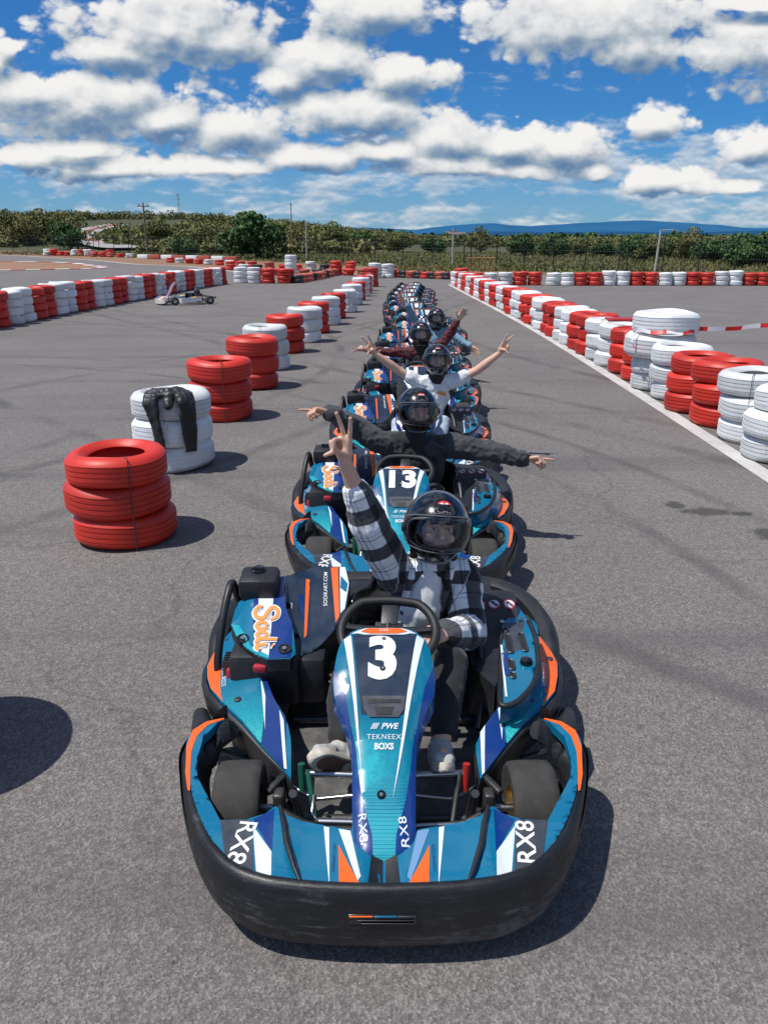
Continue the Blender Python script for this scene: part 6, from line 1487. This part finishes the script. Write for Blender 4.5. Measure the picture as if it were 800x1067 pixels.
# chest print on the white T-shirt and vest under the plaid: patches laid on the cloth
def on_cloth(name, obj, sh, mat, origin, u, v, off=.003, grid=.01):
    """press a flat shape onto an object's surface, looking along -(u x v)"""
    me = obj.data; from mathutils.bvhtree import BVHTree
    bvh = BVHTree.FromObject(obj, bpy.context.evaluated_depsgraph_get()); u = V(u).normalized(); v = V(v).normalized(); n = u.cross(v).normalized(); o = V(origin)
    def S(a, b):
        p = o + u * a + v * b; h = bvh.ray_cast(p + n * .6, -n); return (h[0] + n * 0) if h[0] else p
    mb = MB(); vs, fs = sh; bm = bmesh.new(); bv = [bm.verts.new((x, y, 0)) for x, y in vs]
    for f in fs:
        try: bm.faces.new([bv[i] for i in f])
        except ValueError: pass
    bm.free(); mb2 = MB(); mapped(mb2, sh, lambda a, b: (a, b, 0), 0, grid, 0)
    out = [S(p[0], p[1]) + n * off for p in mb2.v]; mb.add(out, mb2.f); return mb.build(name, mat, obj, 60)
bpy.context.view_layer.update()
people = [o for o in ALLOBJ() if o.name.split('.')[0] == 'person']
def kid(p, nm): return [o for o in ALLOBJ() if o.parent == p and o.name.split('.')[0] == nm][0]
s1 = kid(people[0], 'shirt'); b_ = V(people[0].location)
ch_, nk_, pv_ = [V(J1[k]) - b_ for k in ('chest', 'neck', 'pelvis')]
blob('undershirt', lambda bm: (capsule(bm, ch_.lerp(nk_, .75) + V((-.005, -.022, 0)), ch_ + V((-.012, -.084, -.01)), .064, .084), capsule(bm, ch_ + V((-.012, -.088, -.01)), ch_.lerp(pv_, .75) + V((-.01, -.085, 0)), .084, .092)), M['tee'], people[0], .008, 3, lambda p: .006 * noise.noise(p * 16))
cl = catmull([nk_ + V((.075, .02, .0)), nk_ + V((.070, -.045, -.015)), ch_.lerp(nk_, .5) + V((.068, -.098, 0)), ch_ + V((.062, -.128, -.02))], 5); cr = catmull([nk_ + V((-.075, .02, .0)), nk_ + V((-.075, -.045, -.015)), ch_.lerp(nk_, .5) + V((-.082, -.095, 0)), ch_ + V((-.088, -.125, -.02))], 5)
for c_ in (cl, cr):
    me_ = MB().tube(c_, [.020 * (1 - .03 * k) for k in range(len(c_))], 8, 0, False, .5).build('collar', M['plaid'], s1, 60); uvl = me_.data.uv_layers.new(name='UVMap')
    for l in me_.data.loops: q = me_.data.vertices[l.vertex_index].co; uvl.data[l.index].uv = (q.x * 1.5, q.z * 1.2)
s3 = kid(people[2], 'shirt'); b_ = V(people[2].location)
on_cloth('chest_print', s3, poly2([(-.03, .02), (0, .045), (.05, .03), (.07, .0), (.02, .005)]), M['orangetxt'], V((.50, 6.8, .60)) - b_, (1, 0, 0), (0, .3, 1), .004)
on_cloth('chest_print', s3, place2(text2('KARTING', .03), (.04, -.02), .045), M['badge'], V((.50, 6.8, .60)) - b_, (1, 0, 0), (0, .3, 1), .004) if False else None
for q in 'LR':
    an_, to_ = V(J1['an' + q]) - b_, V(J1['to' + q]) - b_; d_ = (to_ - an_).normalized(); sn_ = V((-.15, -.9, .25) if q == 'L' else (0, -.7, -.7)); sn_ = (sn_ - d_ * sn_.dot(d_)).normalized(); w2 = d_.cross(sn_)
    for k in range(4):
        c_ = an_ + d_ * (.035 + .018 * k) - sn_ * (.034 - .004 * k); MB().tube([c_ - w2 * .022 + sn_ * .006, c_ - sn_ * .004, c_ + w2 * .022 + sn_ * .006], .0035, 5).build('lace', M['tee'], people[0], 60)
# watch on the wrist at the wheel
w_ = V(J1['wrR']) - V(people[0].location); dd = V(J1['hdR']).normalized(); R = dd.to_track_quat('Z', 'Y').to_matrix().to_4x4()
MB().lathe([(.027, -.010), (.030, -.010), (.031, 0), (.030, .010), (.027, .010)], 24, Matrix.Translation(w_ - dd * .008) @ R).lathe([(0, 0), (.017, 0), (.017, .007), (0, .008)], 18, Matrix.Translation(w_ - dd * .008 + V((.0, -.024, .016))) @ Matrix.Rotation(.9, 4, 'X'), 1, False).build('watch', [M['blackcloth'], M['steel']], people[0], 40)

# ------------------------------------------------------------------ jacket over the white stack
jx, jy = left[1]; top_z = 0.0
for o in ALLOBJ():
    if o.parent and o.name.startswith('tyre') and abs(o.parent.location.x - jx) < .01 and abs(o.parent.location.y - jy) < .01: top_z = max(top_z, o.location.z + .108 * o.scale.z)
def jk(bm):
    z = top_z; f = lambda a, r: V((r * math.cos(a), r * math.sin(a), 0))
    a0, a2 = -1.80, -.92
    def hang(a, b, w0, w1, ln):
        for k in range(10):
            t0, t1 = k / 10, (k + 1) / 10; P_ = lambda t_: f(a + (b - a) * t_, .30 + .082 * smoothstep(0, .18, t_)) + V((0, 0, z + .02 - .03 * smoothstep(0, .2, t_) - ln * max(0, t_ - .1)))
            for o_ in (-1, 0, 1):
                w_ = w0 + (w1 - w0) * t0; tq = f(a + PI / 2, 1) * o_ * w_ * .75; capsule(bm, P_(t0) + tq, P_(t1) + tq, w_ * .62, w_ * .62)
    hang(a0, a0 + .24, .050, .026, .50); hang(a2 - .06, a2 - .02, .058, .040, .50)
    for k in range(9):                            # body bunched over the rim and down into the hole
        a = a0 + (a2 - a0) * k / 8; capsule(bm, f(a, .19) + V((0, 0, z - .10)), f(a, .27) + V((0, 0, z + .030)), .044, .036); capsule(bm, f(a, .27) + V((0, 0, z + .030)), f(a, .335) + V((0, 0, z + .012)), .034, .028)
    a = -1.36; capsule(bm, f(a, .30) + V((0, 0, z + .03)), f(a, .385) + V((0, 0, z - .07)), .045, .040)
jo = blob('jacket', jk, M['leather'], None, .009, 6, lambda p: .014 * noise.noise(p * 12) - .008 * abs(noise.noise(p * 26)), (jx, jy, 0)); tag(jo, 'black leather jacket draped over the white tyre stack', 'jacket')
a = -1.42; MB().tube([(math.cos(a) * .385, math.sin(a) * .385, top_z - .10), (math.cos(a) * .400, math.sin(a) * .400, top_z - .24)], .004, 6).box((math.cos(a) * .402, math.sin(a) * .402, top_z - .25), (.012, .006, .02)).build('zip', M['steel'], jo, 40)

# ------------------------------------------------------------------ lone racing kart by the left barrier
rk = empty('racing_kart', (-6.75, 27.2, 0), math.radians(-58)); tag(rk, 'small white, blue and red racing kart standing empty by the left barrier', 'racing kart')
M['rwhite'] = simple('race_white', (.72, .72, .70), .3, coat=.4, dirt=.2); M['ryel'] = simple('race_yellow', (.80, .50, .03), .35, dirt=.2)
RM = [M['rwhite'], M['cobalt'], M['red'], M['ryel'], M['teal'], M['plastic'], M['steel']]
def rpanel(nm, ou, zf, dec, sk): return hpanel(nm, rk, ou, zf, dec, RM, sk, .06, lift=.003)
rpanel('front_fairing', [(-.48, -.88), (-.30, -.98), (.30, -.98), (.48, -.88), (.46, -.74), (.20, -.70), (-.20, -.70), (-.46, -.74)], lambda x, y: .17 + .10 * smoothstep(-.98, -.72, y), [(poly2([(-.45, -.86), (-.25, -.95), (-.15, -.72), (-.3, -.74)]), 1, 1), (poly2([(.45, -.86), (.25, -.95), (.15, -.72), (.3, -.74)]), 2, 1), (poly2([(-.08, -.95), (.08, -.95), (.04, -.72), (-.04, -.72)]), 3, 1)], .12)
rpanel('nose_panel', [(-.11, -.68), (.11, -.68), (.13, -.50), (.10, -.34), (-.10, -.34), (-.13, -.50)], lambda x, y: .26 + .46 * smoothstep(-.70, -.34, y), [(poly2([(-.12, -.66), (-.03, -.66), (-.02, -.36), (-.10, -.36)]), 1, 1), (poly2([(.12, -.66), (.03, -.66), (.02, -.36), (.10, -.36)]), 2, 1)], .06)
for s in (-1, 1):
    rpanel('side_pod', [(s * .42, -.42), (s * .66, -.36), (s * .70, .0), (s * .66, .34), (s * .44, .38), (s * .40, .0)][::s], lambda x, y: .21 + .05 * smoothstep(-.4, .3, y), [(poly2([(s * .43, -.36), (s * .66, -.31), (s * .67, .02), (s * .43, -.05)][::s]), 4, 1), (poly2([(s * .43, .02), (s * .68, .06), (s * .66, .18), (s * .44, .16)][::s]), 3, 1), (poly2([(s * .44, .19), (s * .66, .21), (s * .65, .31), (s * .45, .34)][::s]), 2, 1)], .14)
    for y, r, w in ((-.55, .13, .14), (.62, .14, .21)):
        we = empty('wheel', (s * (.60 if y > 0 else .52), y, r)); we.parent = rk; R = Matrix.Rotation(PI / 2, 4, 'Y'); h = w / 2
        MB().lathe([(.062, -h * .8), (r * .8, -h), (r * .97, -h * .85), (r, 0), (r * .97, h * .85), (r * .8, h), (.062, h * .8)], 28, R).build('tyre', M['rubber'], we, 40)
        MB().lathe([(0, -h * .5), (.06, -h * .8), (.06, h * .8), (0, h * .5)], 20, R, 0, False).build('rim', M['steel'], we, 40)
mb = MB()
for s in (-1, 1): mb.tube(catmull([(s * .18, -.88, .10), (s * .28, -.5, .09), (s * .30, 0, .09), (s * .30, .75, .10)], 4), .016, 8)
mb.tube([(-.5, .62, .14), (.5, .62, .14)], .02, 8); mb.tube([(-.45, -.55, .12), (.45, -.55, .12)], .014, 8); mb.tube([(-.30, 0, .09), (.30, 0, .09)], .016, 8); mb.tube([(-.6, .84, .22), (.6, .84, .22)], .03, 8); mb.build('chassis_frame', M['darksteel'], rk, 60)
mb = MB(); mb.box((-.02, .16, .15), (.34, .40, .03), None, 0, .01); mb.box((-.02, .38, .36), (.34, .04, .42), Matrix.Rotation(-.3, 4, 'X'), 0, .015); mb.box((-.18, .22, .25), (.03, .36, .2), None, 0, .01); mb.box((.14, .22, .25), (.03, .36, .2), None, 0, .01); mb.build('seat', M['gloss'], rk, 40)
MB().box((.32, .34, .24), (.18, .26, .22), None, 0, .03).lathe([(0, -.12), (.07, -.12), (.07, .12), (0, .12)], 16, Matrix.Translation((.32, .30, .40)) @ Matrix.Rotation(PI / 2, 4, 'Y'), 1, False).build('engine', [M['darksteel'], M['plastic']], rk, 40)
MB().tube([(.14 * math.cos(k * PI / 12), -.16 + .09 * math.sin(k * PI / 12), .50 + .10 * math.sin(k * PI / 12)) for k in range(24)], .014, 8, 0, True).tube([(0, -.16, .50), (0, -.45, .15)], .012, 8).build('steering_wheel', M['grip'], rk, 60)

# ------------------------------------------------------------------ grit and rubber crumbs on the asphalt
vs_, fs_ = [], []
for k in range(2600):
    y = 1.2 + 9 * rnd.random() ** 1.6; x = rnd.uniform(-.62, .62) * (y + .8); r = rnd.uniform(.0012, .0036) * (1.6 if rnd.random() < .06 else 1)
    o = len(vs_); a = rnd.uniform(0, 6.28)
    for q in range(4): vs_.append((x + r * 1.5 * math.cos(a + q * PI / 2), y + r * rnd.uniform(.8, 1.5) * math.sin(a + q * PI / 2), .0005))
    vs_.append((x, y, r * 1.2)); fs_ += [(o, o + 1, o + 4), (o + 1, o + 2, o + 4), (o + 2, o + 3, o + 4), (o + 3, o, o + 4)]
me = bpy.data.meshes.new('grit'); me.from_pydata(vs_, [], fs_); me.materials.append(simple('grit_stone', (.10, .095, .09), .9, dirt=1, dscale=3, dirtc=(.34, .32, .30)))
tag(link('grit', me), 'loose grit and rubber crumbs scattered over the asphalt', 'grit', None, 'stuff')
